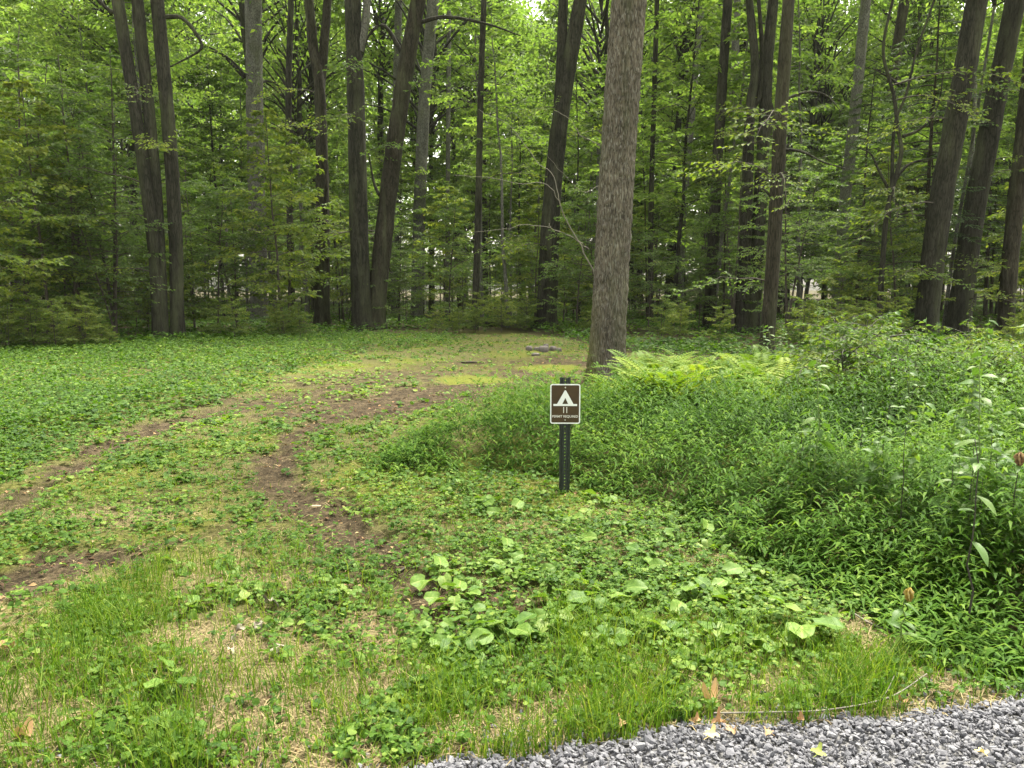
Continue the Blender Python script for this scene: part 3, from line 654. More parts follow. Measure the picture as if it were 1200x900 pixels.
MID = [proto('young_tree', g, lv, 'bark_dark', 'leaf_canopy', 'slim young tree', 'tree', 'young trees inside the woods') for g, lv in MID]
HEM = [proto('hemlock', *hemlock(h, h0, r, nb, r0), 'bark_brown', 'leaf_hemlock', 'hemlock', 'tree', 'hemlocks in the right-hand woods') for h, h0, r, nb, r0 in
       [(15, 3.5, 3.2, 85, .13), (11, 2.2, 2.6, 70, .09), (18, 5, 3.4, 90, .17)]]
FAR = []
for k, (hh, r0, bk) in enumerate([(9, .16, 'bark_dark'), (11, .2, 'bark_brown'), (8, .13, 'bark_grey'), (12, .22, 'bark_dark')]):
    root = empty('forest_tree'); tag(root, 'far tree', 'tree', 'far trees deep in the woods')
    z = np.linspace(0, 1, 16); P = np.stack([np.cumsum(rng.normal(0, .035, 16)), np.cumsum(rng.normal(0, .035, 16)), (hh + .6) * z - .1], -1); g = Geo()
    add_tube(g, P, r0 * (1.05 - .45 * z), 9, wob=.07); obj('trunk', g.mesh('trunk', M[bk], True), root)
    cr_ = CROWNS if k % 2 else THIN; c = obj('crown', cr_[k % 3][1], root, P[-1]); obj('limbs', cr_[k % 3][0], c)
    FAR.append(root)

POLE = []
for k, (hh, r0, bk) in enumerate([(11, .055, 'bark_dark'), (12, .07, 'bark_grey'), (9, .045, 'bark_brown'), (13, .085, 'bark_grey')]):
    g, lv = understorey(hh, 1.9, hh * .55, 26, 8, 10, .19, r0, .03); POLE.append(proto('pole_tree', g, lv, bk, 'leaf_canopy', 'pole', 'tree', 'x'))

LAND = [(-99, 'left of the three-stemmed maple'), (-9.6, 'between the three-stemmed maple and the pale grey trunk'), (-7, 'between the pale grey trunk and the leaning mossy tree'),
        (-4, 'between the leaning mossy tree and the dark V-shaped tree'), (2, 'between the V-shaped tree and the brown forward hemlock'), (7.5, 'right of the brown forward hemlock')]
def whereabouts(x, Y):
    X = x / Y
    for e, s in reversed([(-9, LAND[0][1]), (-.43, LAND[1][1]), (-.32, LAND[2][1]), (-.14, LAND[3][1]), (.07, LAND[4][1]), (.36, LAND[5][1])]):
        if X > e: return s
used = set()
def place(protos, k, x, y, sc, label, group, tilt=.03):
    p = protos[k % len(protos)]; loc = (x, y, float(gh(x, y)) - .02); rz = rng.uniform(0, 6.28); tl = (rng.normal(0, tilt), rng.normal(0, tilt))
    if p.name not in used:
        used.add(p.name); p.location = loc; p.rotation_euler = (tl[0], tl[1], rz); p.scale = (sc,) * 3; p['label'] = label; p['group'] = group; return p
    return copy_thing(p, loc, rz, sc, label, group, tl)
taken = []
def free(x, y, d):
    if any((x - a) ** 2 + (y - b) ** 2 < d * d for a, b in taken): return False
    taken.append((x, y)); return True
# saplings: a belt along the edge of the clearing
KEY = [(198, 22.6, 1.5, 15), (434, 28.3, 1.2, 24), (647, 29.6, .8, 25), (889, 27, .8, 21), (1090, 22, .9, 12), (1130, 24, .9, 12), (377, 30, .6, 24), (303, 36, .5, 26), (492, 40, .5, 27)]
def clear_of_trunks(x, y):
    return not any(y < Y + .6 and abs(x / y - (px - 600) / F) * y < r for px, Y, r, _ in KEY)
def scatter(n, protos, x0, x1, y0, y1, d, sc, lab, grp, tests=(), edge=0.0):
    c = 0; tries = 0
    while c < n and tries < n * 60:
        tries += 1; y = rng.uniform(y0, y1); x = rng.uniform(x0, x1) * y / 30
        if y < back_edge(x) + edge or (y < 42 and not clear_of_trunks(x, y)) or any(not t(x, y) for t in tests) or not free(x, y, d): continue
        s = whereabouts(x, y)
        place(protos, int(rng.integers(99)), x, y, rng.uniform(*sc), lab + ' ' + s, grp + ' ' + s); c += 1
gap = lambda x, y: not (abs(x / y - .13) < .035 and y < 24)
scatter(34, SAP, -24, -6.0, 16, 30, 1.0, (.65, 1.1), 'tiered leafy sapling', 'understorey saplings')
scatter(27, SAP, -7, 4.5, 27, 38, .8, (.6, .95), 'tiered leafy sapling', 'understorey saplings')
scatter(24, SAP, 5, 24, 21, 40, 1.2, (.6, 1.0), 'tiered leafy sapling', 'understorey saplings', (gap,), 1.5)
scatter(80, SAP[4:5], -22, 4, 14, 29, .55, (.2, .48), 'knee-high seedling', 'seedlings at the woods edge', (lambda x, y: y < back_edge(x) + 1.6,), -.9)
scatter(16, SAP[4:5], 5, 22, 14, 24, .7, (.3, .5), 'knee-high seedling', 'seedlings at the woods edge', (lambda x, y: y < back_edge(x) + 3,), .3)
scatter(17, MID, -26, 24, 27, 46, 2.2, (.85, 1.2), 'slim young tree', 'young trees', (), 3)
scatter(125, POLE, -26, 25, 26, 56, .9, (.7, 1.2), 'thin straight pole tree', 'pole trees', (), 2)
scatter(11, HEM, 4.5, 22, 24, 44, 2.4, (.8, 1.15), 'dark drooping hemlock', 'hemlocks', (), 3)
scatter(54, FAR, -26, 26, 37, 56, 2.2, (.9, 1.3), 'tall far tree', 'deep forest trees')
scatter(30, SAP, -26, 26, 40, 56, 1.6, (.8, 1.3), 'distant shaded sapling', 'deep saplings')
EDGE = []
for k in range(3):
    g, lv = broad_crown(5.0 + .5 * k, 24, 70, 120, .42, 20 + k); root = empty('forest_edge_tree'); tag(root, 'edge tree', 'tree', 'x')
    t = Geo(); add_tube(t, np.array([[0, 0, -1], [0, .1, 6], [.2, 0, 20]]), [.3, .25, .08], 8); obj('trunk', t.mesh('trunk', M['bark_dark'], True), root)
    c = obj('crown', lv.mesh('crown', M['leaf_canopy']), root, (0, 0, 2.0)); obj('limbs', g.mesh('limbs', M['bark_dark'], True), c); EDGE.append(root)
scatter(70, SAP, -27, 27, 56, 66, .9, (.7, 1.1), 'distant leafy sapling', 'saplings at the far edge')
scatter(64, EDGE, -27, 27, 66, 104, 4.4, (1.0, 1.5), 'bright leafy far tree', 'sunlit trees past the woods')

# ------------------------------------------------------------------ ground cover (stuff)
def polar_points(n, y0, y1, xr=.78, power=1.0):
    """points in the view wedge and a step beside it, denser near the camera"""
    u = rng.random(n); y = (y0 ** (1 - power) + u * (y1 ** (1 - power) - y0 ** (1 - power))) ** (1 / (1 - power)) if power != 1 else y0 * (y1 / y0) ** u
    return rng.uniform(-xr, xr, n) * y + rng.uniform(-.6, .6, n), y
def keep(n, prob): return rng.random(n) < prob
def stuff(name, V, Q, mat, tone, label, cat):
    return tag(obj(name, mesh(name, V, Q if isinstance(Q, list) else [Q], mat, tone)), label, cat, kind='stuff')

GRASS_PATCH = [G((60, 850), (110, 770), (200, 690), (320, 665), (400, 690)), G((560, 820), (700, 775), (840, 790), (1000, 812)), G((150, 800), (320, 840)), G((620, 830), (760, 830), (900, 800))]
def grassy(x, y):
    g = np.zeros(len(x))
    for p in GRASS_PATCH: g = np.maximum(g, sstep(.75, .15, dist_line(x, y, p) + (fbm(x * 3, y * 3, 41) - .5) * .6))
    return g
def make_grass():
    x, y = polar_points(150000, 2.25, 13, .74, 1.35)
    d, st, mo, g = dirt(x, y), straw(x, y), mound(x, y), grassy(x, y)
    cl = sstep(.38, .62, fbm(x * 2.6, y * 2.6, 43))
    pr = (.10 + .22 * cl + .55 * g * (.3 + .7 * cl)) * (1 - .92 * d) * (1 - .6 * st) * sstep(.25, -.1, mo) * (road_edge(x, y) < .02)
    k = keep(len(x), np.clip(pr, 0, 1)); x, y, g, st = x[k], y[k], g[k], st[k]; n = len(x)
    h = (rng.uniform(.025, .06, n) + g * rng.uniform(.02, .17, n) * rng.random(n) ** .7) * (.75 + .6 * fbm(x * 4, y * 4, 44))
    wd = rng.uniform(.0022, .0045, n) * np.clip(y / 4, 1, 2.2)
    ld = rdir(n); lean = rng.uniform(.15, .95, n) * h
    z = gh_fine(x, y); P = np.stack([x, y, z], -1); Sd = rdir(n)
    mid = P + np.stack([ld[:, 0] * lean * .3, ld[:, 1] * lean * .3, h * .62], -1); tip = P + np.stack([ld[:, 0] * lean, ld[:, 1] * lean, h], -1)
    W = wd[:, None] * Sd
    V = np.stack([P - W * .5, P + W * .5, mid + W * .42, mid - W * .42, tip + W * .05, tip - W * .05], 1).reshape(-1, 3)
    b = np.arange(n)[:, None] * 6; Q = np.concatenate([b + [[0, 1, 2, 3]], b + [[3, 2, 4, 5]]])
    tn = np.clip(.45 + .5 * (fbm(x * 1.6, y * 1.6, 47) - .5) + rng.normal(0, .27, n), 0, 1)
    stuff('grass', V, Q, M['grass'], np.repeat(tn, 6), 'fresh green grass in tufts over the near ground', 'grass')
    # dry grass lying on the ground
    x, y = polar_points(80000, 2.25, 11, .74, 1.4)
    pr = (straw(x, y) * .75 + .12 - .06 * dirt(x, y)) * sstep(.4, 0, mound(x, y)) * (road_edge(x, y) < .02)
    k = keep(len(x), pr); x, y = x[k], y[k]; n = len(x)
    D = rdir(n); D[:, 2] = rng.uniform(-.05, .35, n)
    V, Q = strips(np.stack([x, y, gh_fine(x, y) + .004], -1), D, rng.uniform(.03, .11, n), rng.uniform(.002, .0045, n) * np.clip(y / 4, 1, 2), .05, .15, .8)
    stuff('dry_grass', V, Q, M['straw'], np.repeat(rng.random(n), 6), 'dry straw coloured grass lying flat on the ground', 'dry grass')
make_grass()

def make_herbs():
    hex_u = np.array([0, .35, .75, 1, 1, .75, .35]); hex_s = np.array([0, .42, .5, .16, -.16, -.5, -.42])
    Vs, Fs, Ts, off = [], [], [], 0
    def layer(x, y, h, l, tone, nleaf=3):
        nonlocal off
        n = len(x); z = gh_fine(x, y)
        a0 = rng.uniform(0, 6.28, n); tx, ty = rng.normal(0, .28, (2, n))
        for q in range(nleaf):
            a = a0 + q * 6.283 / nleaf + rng.normal(0, .3, n)
            D = np.stack([np.cos(a), np.sin(a), rng.normal(-.08, .3, n)], -1); D = unit(D)
            Nn = unit(np.stack([tx + rng.normal(0, .25, n), ty + rng.normal(0, .25, n), np.ones(n)], -1)); Nn = unit(Nn - D * (D * Nn).sum(-1, keepdims=True)); Sd = np.cross(D, Nn)
            ll = (l * rng.uniform(.75, 1.25, n))[:, None, None]; P = np.stack([x, y, z + h], -1)
            V = P[:, None] + D[:, None] * ll * hex_u[None, :, None] + Sd[:, None] * ll * hex_s[None, :, None] * .95 + Nn[:, None] * ll * (np.abs(hex_s) * .3 - .15 * hex_u ** 2)[None, :, None]
            Vs.append(V.reshape(-1, 3)); Fs.append(np.arange(n * 7).reshape(-1, 7) + off); off += n * 7
            Ts.append(np.repeat(np.clip(tone + rng.normal(0, .22, n), 0, 1), 7))
    # whole clearing
    x, y = polar_points(115000, 2.4, 26, .78, 1.15)
    d, mo, st, g = dirt(x, y), mound(x, y), straw(x, y), grassy(x, y); lu = sdist(x, y, LUSH) + (fbm(x, y, 51) - .5) * 1.2
    centre = sstep(-.6, .3, sdist(x, y, G((430, 560), (640, 572), (820, 640), (960, 700), (800, 800), (520, 760), (400, 650))))
    pr = (.30 + .66 * sstep(.38, .58, fbm(x * 1.9, y * 1.9, 53)) + .6 * centre) * (1 - .93 * d) * (1 - .85 * st) * (1 - .45 * g) * sstep(.35, 0, mo) * (road_edge(x, y) < -.03) * sstep(3, -1, y - back_edge(x))
    pr = pr * (.35 + .65 * sstep(.35, .5, fbm(x * 4.3, y * 4.3, 59))); pr = np.where(lu > 0, .9, pr)
    k = keep(len(x), pr); x, y, lu, ce = x[k], y[k], lu[k], centre[k]; n = len(x)
    l = (rng.uniform(.010, .022, n) + .014 * (rng.random(n) < .22)) * np.clip(y / 5, 1, 2.0)
    h = rng.uniform(.01, .055, n) + ce * rng.uniform(0, .03, n) + np.where(lu > 0, sstep(0, .8, lu) * rng.uniform(.03, .18, n), 0)
    pp = on_ground(661, 585); h = h * (.25 + .75 * sstep(.25, .6, np.hypot(x - pp[0], y - pp[1] + .15)))
    layer(x, y, h, l, .5 + .7 * (fbm(x * 1.1, y * 1.1, 57) - .5) - .2 * (lu > 0))
    # thick lush bank on the left, second helping
    x, y = polar_points(95000, 6, 27, .8, .6); lu = sdist(x, y, LUSH) + (fbm(x, y, 51) - .5) * 1.0
    k = keep(len(x), sstep(-.2, .5, lu) * (.3 + .7 * sstep(.32, .5, fbm(x * 1.7, y * 1.7, 69))) * (1 - .8 * dirt(x, y))); x, y, lu = x[k], y[k], lu[k]; n = len(x)
    layer(x, y, sstep(0, .8, lu) * rng.uniform(.02, .22, n), rng.uniform(.018, .034, n) * np.clip(y / 11, 1, 1.6), .40 + .7 * (fbm(x * .8, y * .8, 58) - .5))
    stuff('ground_cover', np.concatenate(Vs), [np.concatenate(Fs)], M['clover'], np.concatenate(Ts), 'low leafy clover and violets carpeting the clearing', 'ground cover')
    # forest floor
    Vs.clear(); Fs.clear(); Ts.clear(); off = 0
    x, y = polar_points(110000, 13, 75, .85, .5)
    k = keep(len(x), sstep(-1, 1.5, y - floor_edge(x)) * sstep(.25, .5, fbm(x / 2.2, y / 2.2, 61))) ; x, y = x[k], y[k]; n = len(x)
    layer(x, y, rng.uniform(.03, .3, n) * (.4 + fbm(x / 3, y / 3, 62)), rng.uniform(.05, .10, n), .4 + .5 * (fbm(x / 2, y / 2, 63) - .5), 2)
    stuff('forest_floor_plants', np.concatenate(Vs), [np.concatenate(Fs)], M['clover'], np.concatenate(Ts), 'low green plants covering the shaded forest floor', 'ground cover')
make_herbs()

def make_stilt():
    x, y = polar_points(42000, 2.9, 17, .82, 1.2); mo = mound(x, y)
    k = keep(len(x), sstep(-.12, .2, mo) * (.25 + .75 * sstep(.3, .45, fbm(x * 2.6, y * 2.6, 68)))); x, y, mo = x[k], y[k], mo[k]; n = len(x)
    H = (.10 + .54 * sstep(-.05, .8, mo)) * (.35 + 1.1 * fbm(x * 1.9, y * 1.9, 65)) * (.55 + .9 * fbm(x * .75, y * .75, 64)) * (1 + .45 * sstep(1.5, 6, x)) * rng.uniform(.75, 1.15, n)
    fz = sstep(on_ground(600, 498)[1], on_ground(600, 484)[1], y)
    H *= 1 - .62 * fz
    H *= np.where(y < 4.6, .65 + .35 * sstep(3.4, 4.6, y), 1)
    z = gh(x, y); ld = rdir(n) * rng.uniform(.05, .35, n)[:, None]
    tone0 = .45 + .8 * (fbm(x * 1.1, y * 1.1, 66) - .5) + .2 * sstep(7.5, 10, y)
    Vs, Qs, Ts, off = [], [], [], 0
    a0 = rng.uniform(0, 6.28, n)
    for q in range(8):
        t = .18 + .82 * (q + rng.random(n) * .6) / 8; t = np.minimum(t, 1)
        P = np.stack([x, y, z], -1) + np.stack([ld[:, 0] * H * t ** 1.5, ld[:, 1] * H * t ** 1.5, H * t], -1)
        a = a0 + q * 3.14 + rng.normal(0, .6, n)
        D = np.stack([np.cos(a), np.sin(a), rng.uniform(.0, .6, n)], -1)
        sz = np.clip(y / 6.5, .9, 1.8)
        V, Q = strips(P, D, rng.uniform(.06, .12, n) * (sz ** .6), rng.uniform(.012, .021, n) * sz ** .8, .05, rng.uniform(.15, .6, n), .3)
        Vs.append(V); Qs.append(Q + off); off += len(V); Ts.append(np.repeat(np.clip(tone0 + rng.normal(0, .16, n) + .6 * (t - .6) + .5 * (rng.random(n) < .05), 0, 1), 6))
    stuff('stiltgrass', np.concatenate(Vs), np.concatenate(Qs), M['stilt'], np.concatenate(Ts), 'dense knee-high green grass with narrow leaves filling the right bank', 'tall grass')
    g = Geo()
    for i in range(0, n, 4):
        p = np.array([x[i], y[i], z[i]]); q = p + np.array([ld[i, 0] * H[i], ld[i, 1] * H[i], H[i]])
make_stilt()

def make_litter():
    x, y = polar_points(16000, 2.4, 26, .8, 1.3); d = dirt(x, y)
    k = keep(len(x), np.clip(.55 * d + .10 + .3 * sstep(-1, 1, y - back_edge(x)), 0, 1) * (road_edge(x, y) < 0) * (mound(x, y) < .2)); x, y = x[k], y[k]; n = len(x)
    D = rdir(n); D[:, 2] = rng.normal(0, .15, n); Nn = np.stack([rng.normal(0, .3, n), rng.normal(0, .3, n), np.ones(n)], -1); ll = rng.uniform(.018, .055, n) * np.clip(y / 7, 1, 1.5)
    V, Q = leaves(np.stack([x, y, gh_fine(x, y) + .006], -1), D, Nn, ll, ll * .6, .2, .1)
    stuff('leaf_litter', V, Q, M['dead'], np.repeat(rng.random(n) ** 1.3, 4), 'brown bits of dead leaf scattered over the bare earth', 'leaf litter')
make_litter()

# ------------------------------------------------------------------ ferns
def fern(nf, L):
    g = Geo()
    for k in range(nf):
        az = k * 6.283 / nf + rng.normal(0, .3); el = rng.uniform(.95, 1.42); d = np.array([math.cos(az), math.sin(az), 0]); LL = L * rng.uniform(.75, 1.15)
        u = np.linspace(0, 1, 26); ang = el - (el + .15) * u ** 1.7
        ds = LL / 25; P = np.concatenate([[[0, 0, 0]], np.cumsum((np.cos(ang)[:, None] * d + np.sin(ang)[:, None] * [0, 0, 1])[:-1] * ds, 0)])
        add_tube(g, P, np.linspace(.004, .001, 26), 3, .9, cap=False)
        sd = np.array([-d[1], d[0], 0])
        i = np.arange(5, 26); t = (i - 5) / 20; w = LL * .21 * np.minimum(1, t * 5 + .35) * (1 - t) ** .7 + .012
        tn = np.clip(rng.uniform(.3, .8) + rng.normal(0, .1, len(i)), 0, 1)
        T = unit(np.gradient(P, axis=0))[i]; nr = np.cross(T, sd)
        for s in (1, -1):
            D = unit(s * sd + T * .35 + np.array([0, 0, -.12])); V, Q = leaves(P[i], D, nr * s * (-1 if s > 0 else 1) + 1e-3, w, np.full(len(i), LL * .042), .05, .12)
            g.add(V, Q, np.repeat(tn, 4))
    return g
FERNP = []
for k, (nf, L) in enumerate([(8, .75), (7, .62), (10, .8), (6, .9)]):
    o = obj('fern', fern(nf, L).mesh('fern', M['fern'])); tag(o, 'yellow-green fern', 'fern', 'ferns'); FERNP.append(o)
def fern_at(k, px, py, sc, label, group, rz=None):
    x, y = on_ground(px, py); return place(FERNP, k, float(x), float(y), sc, label, group, .06)
fern_at(3, 812, 466, 1.15, 'tall fern whose two arching fronds stand clear above the bank', None)
fern_at(0, 722, 476, .6, 'fern at the foot of the big scaly trunk', None)
fern_at(1, 690, 482, .55, 'fern right behind the camp sign', None)
fern_at(2, 1060, 490, 1.1, 'bright fern with a broad curved frond amid the tall weeds', None)
c = 0
while c < 72:
    px, py = rng.uniform(655, 1020), rng.uniform(458, 502)
    if px < 720 and py > 482: continue
    if px > 880 and rng.random() < .4: continue
    fern_at(int(rng.integers(4)), px, py, rng.uniform(.95, 1.45) * (.45 if px < 738 else 1), 'yellow-green fern in the bank between the camp sign and the brown hemlock', 'ferns in the bank'); c += 1
c = 0
while c < 34:
    px, py = rng.uniform(980, 1280), rng.uniform(442, 500)
    fern_at(int(rng.integers(4)), px, py, rng.uniform(1.0, 1.5), 'fern mixed into the tall weeds below the leaning trunks', 'ferns among the tall weeds'); c += 1

# ------------------------------------------------------------------ broad-leaved plants and weeds
def blade(L, W, kind, curl=.25, wave=.06, nu=9, nv=11):
    u = np.linspace(0, 1, nu); v = np.linspace(-1, 1, nv)
    if kind == 'heart': wu = np.sqrt(np.clip(1 - (2 * (u * .93 + .07) - 1) ** 2, 0, 1)) * (1.04 - .16 * u); back = .16
    elif kind == 'lance': wu = np.sin(np.pi * (u * .93 + .05)) ** .9; back = 0
    else: wu = (u ** .8) * np.sqrt(np.clip(1 - u ** 5, 0, 1)) + .06; back = 0
    U, Vv = np.meshgrid(u, v, indexing='ij'); Wd = wu[:, None] * W * .5
    X = U * L - back * L * np.abs(Vv) ** 1.5 * (1 - U) ** 3; Yc = Vv * Wd
    Z = -curl * L * U ** 2 + .22 * np.abs(Yc) + wave * W * np.sin(U * 9 + Vv * 2 + rng.uniform(0, 6)) * np.abs(Vv)
    V = np.stack([X, Yc, Z], -1).reshape(-1, 3)
    i, j = np.meshgrid(np.arange(nu - 1), np.arange(nv - 1), indexing='ij')
    return V, np.stack([i * nv + j, (i + 1) * nv + j, (i + 1) * nv + j + 1, i * nv + j + 1], -1).reshape(-1, 4)
def orient(V, az, el, roll, loc):
    R = Matrix.Rotation(az, 3, 'Z') @ Matrix.Rotation(-el, 3, 'Y') @ Matrix.Rotation(roll, 3, 'X')
    return V @ np.array(R).T + loc
def vein(n):                                        # pale midrib and side veins of the 9 x 11 leaf grid
    if n != 99: return np.zeros(n)
    U, Vv = np.meshgrid(np.arange(9), np.arange(11) - 5, indexing='ij')
    return (np.where(Vv == 0, .35, 0) + np.where((U * 2 - np.abs(Vv)) % 4 == 0, .2, -.03)).ravel()
def rosette(nl, size, kind, hmin, hmax, ratio):
    g = Geo()
    for k in range(nl):
        az = k * 2.4 + rng.normal(0, .4); el = rng.uniform(-.4, .4); L = size * rng.uniform(.55, 1.1); h = rng.uniform(hmin, hmax); r = rng.uniform(.25, .8) * size
        tip = np.array([math.cos(az) * r, math.sin(az) * r, h])
        if kind == 'heart': add_tube(g, smooth_path([[0, 0, -.01], tip * [.4, .4, .7], tip], 5), [.003, .0028, .0025, .0022, .002], 4, .8, cap=False)
        else: tip = np.array([0, 0, .0]); el = rng.uniform(.15, .9)
        V, Q = blade(L, L * ratio, kind, rng.uniform(.1, .4) if kind == 'heart' else rng.uniform(.2, .7))
        g.add(orient(V, az + rng.normal(0, .3), el, rng.normal(0, .3), tip), Q, np.clip(rng.uniform(.15, .66) + vein(len(V)), 0, 1))
    return g
HEART = []
for nl, s in [(6, .095), (9, .06), (5, .125), (11, .05), (4, .11)]:
    o = obj('broadleaf_plant', rosette(nl, s, 'heart', .05, .13, .9).mesh('broadleaf_plant', M['broad'], True)); tag(o, 'low plant with rounded leaves', 'plant', 'x'); HEART.append(o)
LANCE = []
for nl, s in [(5, .20), (6, .15), (7, .12)]:
    o = obj('dock_plant', rosette(nl, s, 'spoon', 0, 0, .32).mesh('dock_plant', M['broad'], True)); tag(o, 'rosette with long tongue-shaped leaves', 'plant', 'x'); LANCE.append(o)
def plant_at(protos, k, px, py, sc, label, group=None):
    x, y = on_ground(px, py); return place(protos, k, float(x), float(y), sc, label, group, .08)
plant_at(HEART, 0, 935, 748, 1.3, 'large round-leaved burdock spreading above the grass near the gravel bend')
plant_at(HEART, 4, 705, 720, 1.0, 'heart-leaved plant with pale broad leaves in the middle of the clover')
plant_at(HEART, 0, 598, 750, 1.0, 'round-leaved plant beside the bare brown patch in the near clover')
plant_at(HEART, 1, 545, 580, 1.35, 'broad-leaved clump standing up at the left end of the green bank')
plant_at(HEART, 0, 200, 812, .9, 'cluster of round leaves poking through the long grass by the straw patch')
plant_at(LANCE, 0, 115, 830, 1.0, 'tongue-leaved dock sprawling in the long grass')
plant_at(LANCE, 1, 60, 878, .9, 'upright small dock beside a brown fallen leaf in the near corner')
plant_at(LANCE, 2, 945, 815, 1.0, 'small dock with bluish leaves rising at the gravel edge')
plant_at(LANCE, 1, 960, 780, .8, 'single upright tongue-leaf below the large burdock')
for (a, b, n, s0, s1, lab, grp) in [((560, 590), (900, 660), 44, .6, 1.2, 'low round-leaved plant in the clover around the foot of the sign post', 'round-leaved plants near the sign'),
                              ((500, 660), (930, 775), 115, .6, 1.25, 'round-leaved plant in the clover between the sign and the gravel', 'round-leaved plants in the near clover'),
                              ((200, 660), (440, 720), 22, .5, 1.0, 'small round-leaved plant in the grass beside the wheel track', 'round-leaved plants by the wheel track'),
                              ((60, 730), (330, 870), 12, .5, .9, 'small round-leaved plant in the long grass of the near corner', 'round-leaved plants in the near grass')]:
    for i in range(n): plant_at(HEART, int(rng.integers(5)), rng.uniform(a[0], b[0]), rng.uniform(a[1], b[1]), .68 * rng.uniform(s0, s1), lab, grp)
for i in range(12): plant_at(LANCE, int(rng.integers(3)), rng.uniform(480, 880), rng.uniform(640, 800), rng.uniform(.4, .75), 'dock rosette with tongue-shaped leaves in the near clover', 'dock rosettes in the clover')

def weed(h, nl, L, ratio, head=None, stemmat='stem_dark', spread=1.0, leafm='weed', start=.3):
    root = empty('tall_weed'); z = np.linspace(0, 1, 9); P = np.stack([np.cumsum(rng.normal(0, .012, 9)), np.cumsum(rng.normal(0, .012, 9)), h * z], -1); P[0, 2] = -.03
    g = Geo(); add_tube(g, P, np.linspace(.006, .002, 9), 5); obj('stem', g.mesh('stem', M[stemmat], True), root)
    g = Geo()
    for k in range(nl):
        t = start + (1 - start) * (k + .5) / nl; q = t * 8; i = min(int(q), 7); b = P[i] * (1 - q + i) + P[i + 1] * (q - i); az = k * 2.4 + rng.normal(0, .3); l = L * rng.uniform(.7, 1.15) * (1.15 - .5 * t)
        V, Q = blade(l, l * ratio, 'lance', rng.uniform(.2, .6), .04, 6, 5)
        g.add(orient(V, az, rng.uniform(-.2, .5), rng.normal(0, .3), b), Q, np.clip(rng.uniform(.2, .9) + np.zeros(len(V)), 0, 1))
    obj('leaves', g.mesh('leaves', M[leafm], True), root)
    if head:
        u = np.linspace(0, 6.2832, 20, endpoint=False); v = np.linspace(-1.4, 1.4, 12); U, Vv = np.meshgrid(u, v, indexing='ij')
        rr = .017 * (1 + .5 * np.sin(U * 5 + Vv * 2) * np.cos(Vv) + .35 * np.sin(U * 9 + Vv * 5)); Vx = np.stack([np.cos(U) * np.cos(Vv) * rr, np.sin(U) * np.cos(Vv) * rr, np.sin(Vv) * .034 + .006 * np.sin(U * 5)], -1)
        i, j = np.meshgrid(np.arange(20), np.arange(11), indexing='ij'); i2 = (i + 1) % 20
        g = Geo(); g.add(Vx.reshape(-1, 3) + P[-1], np.stack([i * 12 + j, i2 * 12 + j, i2 * 12 + j + 1, i * 12 + j + 1], -1).reshape(-1, 4), np.clip(.5 + .4 * np.sin(U * 5 + Vv * 2) + rng.normal(0, .1, U.shape), 0, 1).ravel())
        obj('seed_head', g.mesh('seed_head', M[head], True), root)
    return root
M['yellow_dead'] = leaf_mat('withered_yellow_petal', [(0, (0.16, 0.09, 0.03)), (.5, (0.38, 0.27, 0.05)), (1, (0.55, 0.46, 0.2))], .3, .6, (1, 1, .6))
WEED = [tag(weed(.95, 14, .13, .34), 'weed', 'weed', 'x'), tag(weed(1.15, 22, .10, .22), 'weed', 'weed', 'x'), tag(weed(.8, 10, .17, .5, None, 'stem_green'), 'weed', 'weed', 'x'), tag(weed(1.25, 16, .15, .55, None, 'stem_green', start=.5), 'weed', 'weed', 'x')]
for i in range(46):
    px, py = rng.uniform(985, 1290), rng.uniform(455, 560); 
    plant_at(WEED, int(rng.integers(4)), px, py, rng.uniform(.8, 1.15), 'tall leafy weed on the bank below the leaning trunks', 'tall weeds on the bank')
for i in range(16):
    px, py = rng.uniform(880, 1120), rng.uniform(448, 480)
    plant_at(WEED, 1 + 2 * int(rng.integers(2)), px, py, rng.uniform(.6, .95), 'leafy weed at the back of the bank near the brown hemlock', 'weeds at the back of the bank')
BRAM = []
for h, r, nb in [(1.25, .75, 26), (1.0, .8, 24), (1.5, .7, 28)]:
    g, lv = understorey(h, r, .12, nb, 6, 8, .085, .008, .1, .35, 2); BRAM.append(proto('bramble_bush', g, lv, 'stem_dark', 'bramble', 'bramble', 'bush', 'x'))
for i in range(44):
    px, py = rng.uniform(975, 1310), rng.uniform(445, 520)
    plant_at(BRAM, i, px, py, rng.uniform(.4, .92), 'leafy bramble bush on the bank in front of the leaning trunks', 'bramble bushes on the bank')
for i in range(60):
    px, py = rng.uniform(930, 1270), rng.uniform(540, 770)
    if py > 640 + (px - 940) * .4: continue
    plant_at(WEED, int(rng.integers(4)), px, py, rng.uniform(.55, 1.0), 'leafy weed standing in the tall grass right of the sign', 'weeds in the tall grass')
BIG = [tag(weed(.85, 9, .20, .42, None, 'stem_dark'), 'weed', 'weed', 'x'), tag(weed(.65, 7, .22, .36, None, 'stem_green'), 'weed', 'weed', 'x')]
for i in range(9):
    px, py = rng.uniform(1050, 1250), rng.uniform(620, 740)
    plant_at(BIG, i, px, py, rng.uniform(.5, .8), 'large-leaved weed with drooping pale leaves in the bank beside the withered yellow flower', 'large-leaved weeds')
def lone_weed(px, py, *a, label, sc=1.0, **k):
    r = weed(*a, **k); x, y = on_ground(px, py); r.location = (x, y, float(gh(x, y))); r.scale = (sc,) * 3; tag(r, label, 'weed'); return r
lone_weed(1124, 745, .92, 9, .14, .38, label='tall bare-stemmed weed with drooping pale-backed leaves in the near bank', start=.3)
lone_weed(1178, 700, .75, 8, .13, .42, 'dead', label='weed with a drooping brown withered head at the right edge')
lone_weed(1052, 770, .34, 7, .13, .4, 'yellow_dead', 'stem_green', label='short plant topped by a withered yellow flower head', sc=.85)

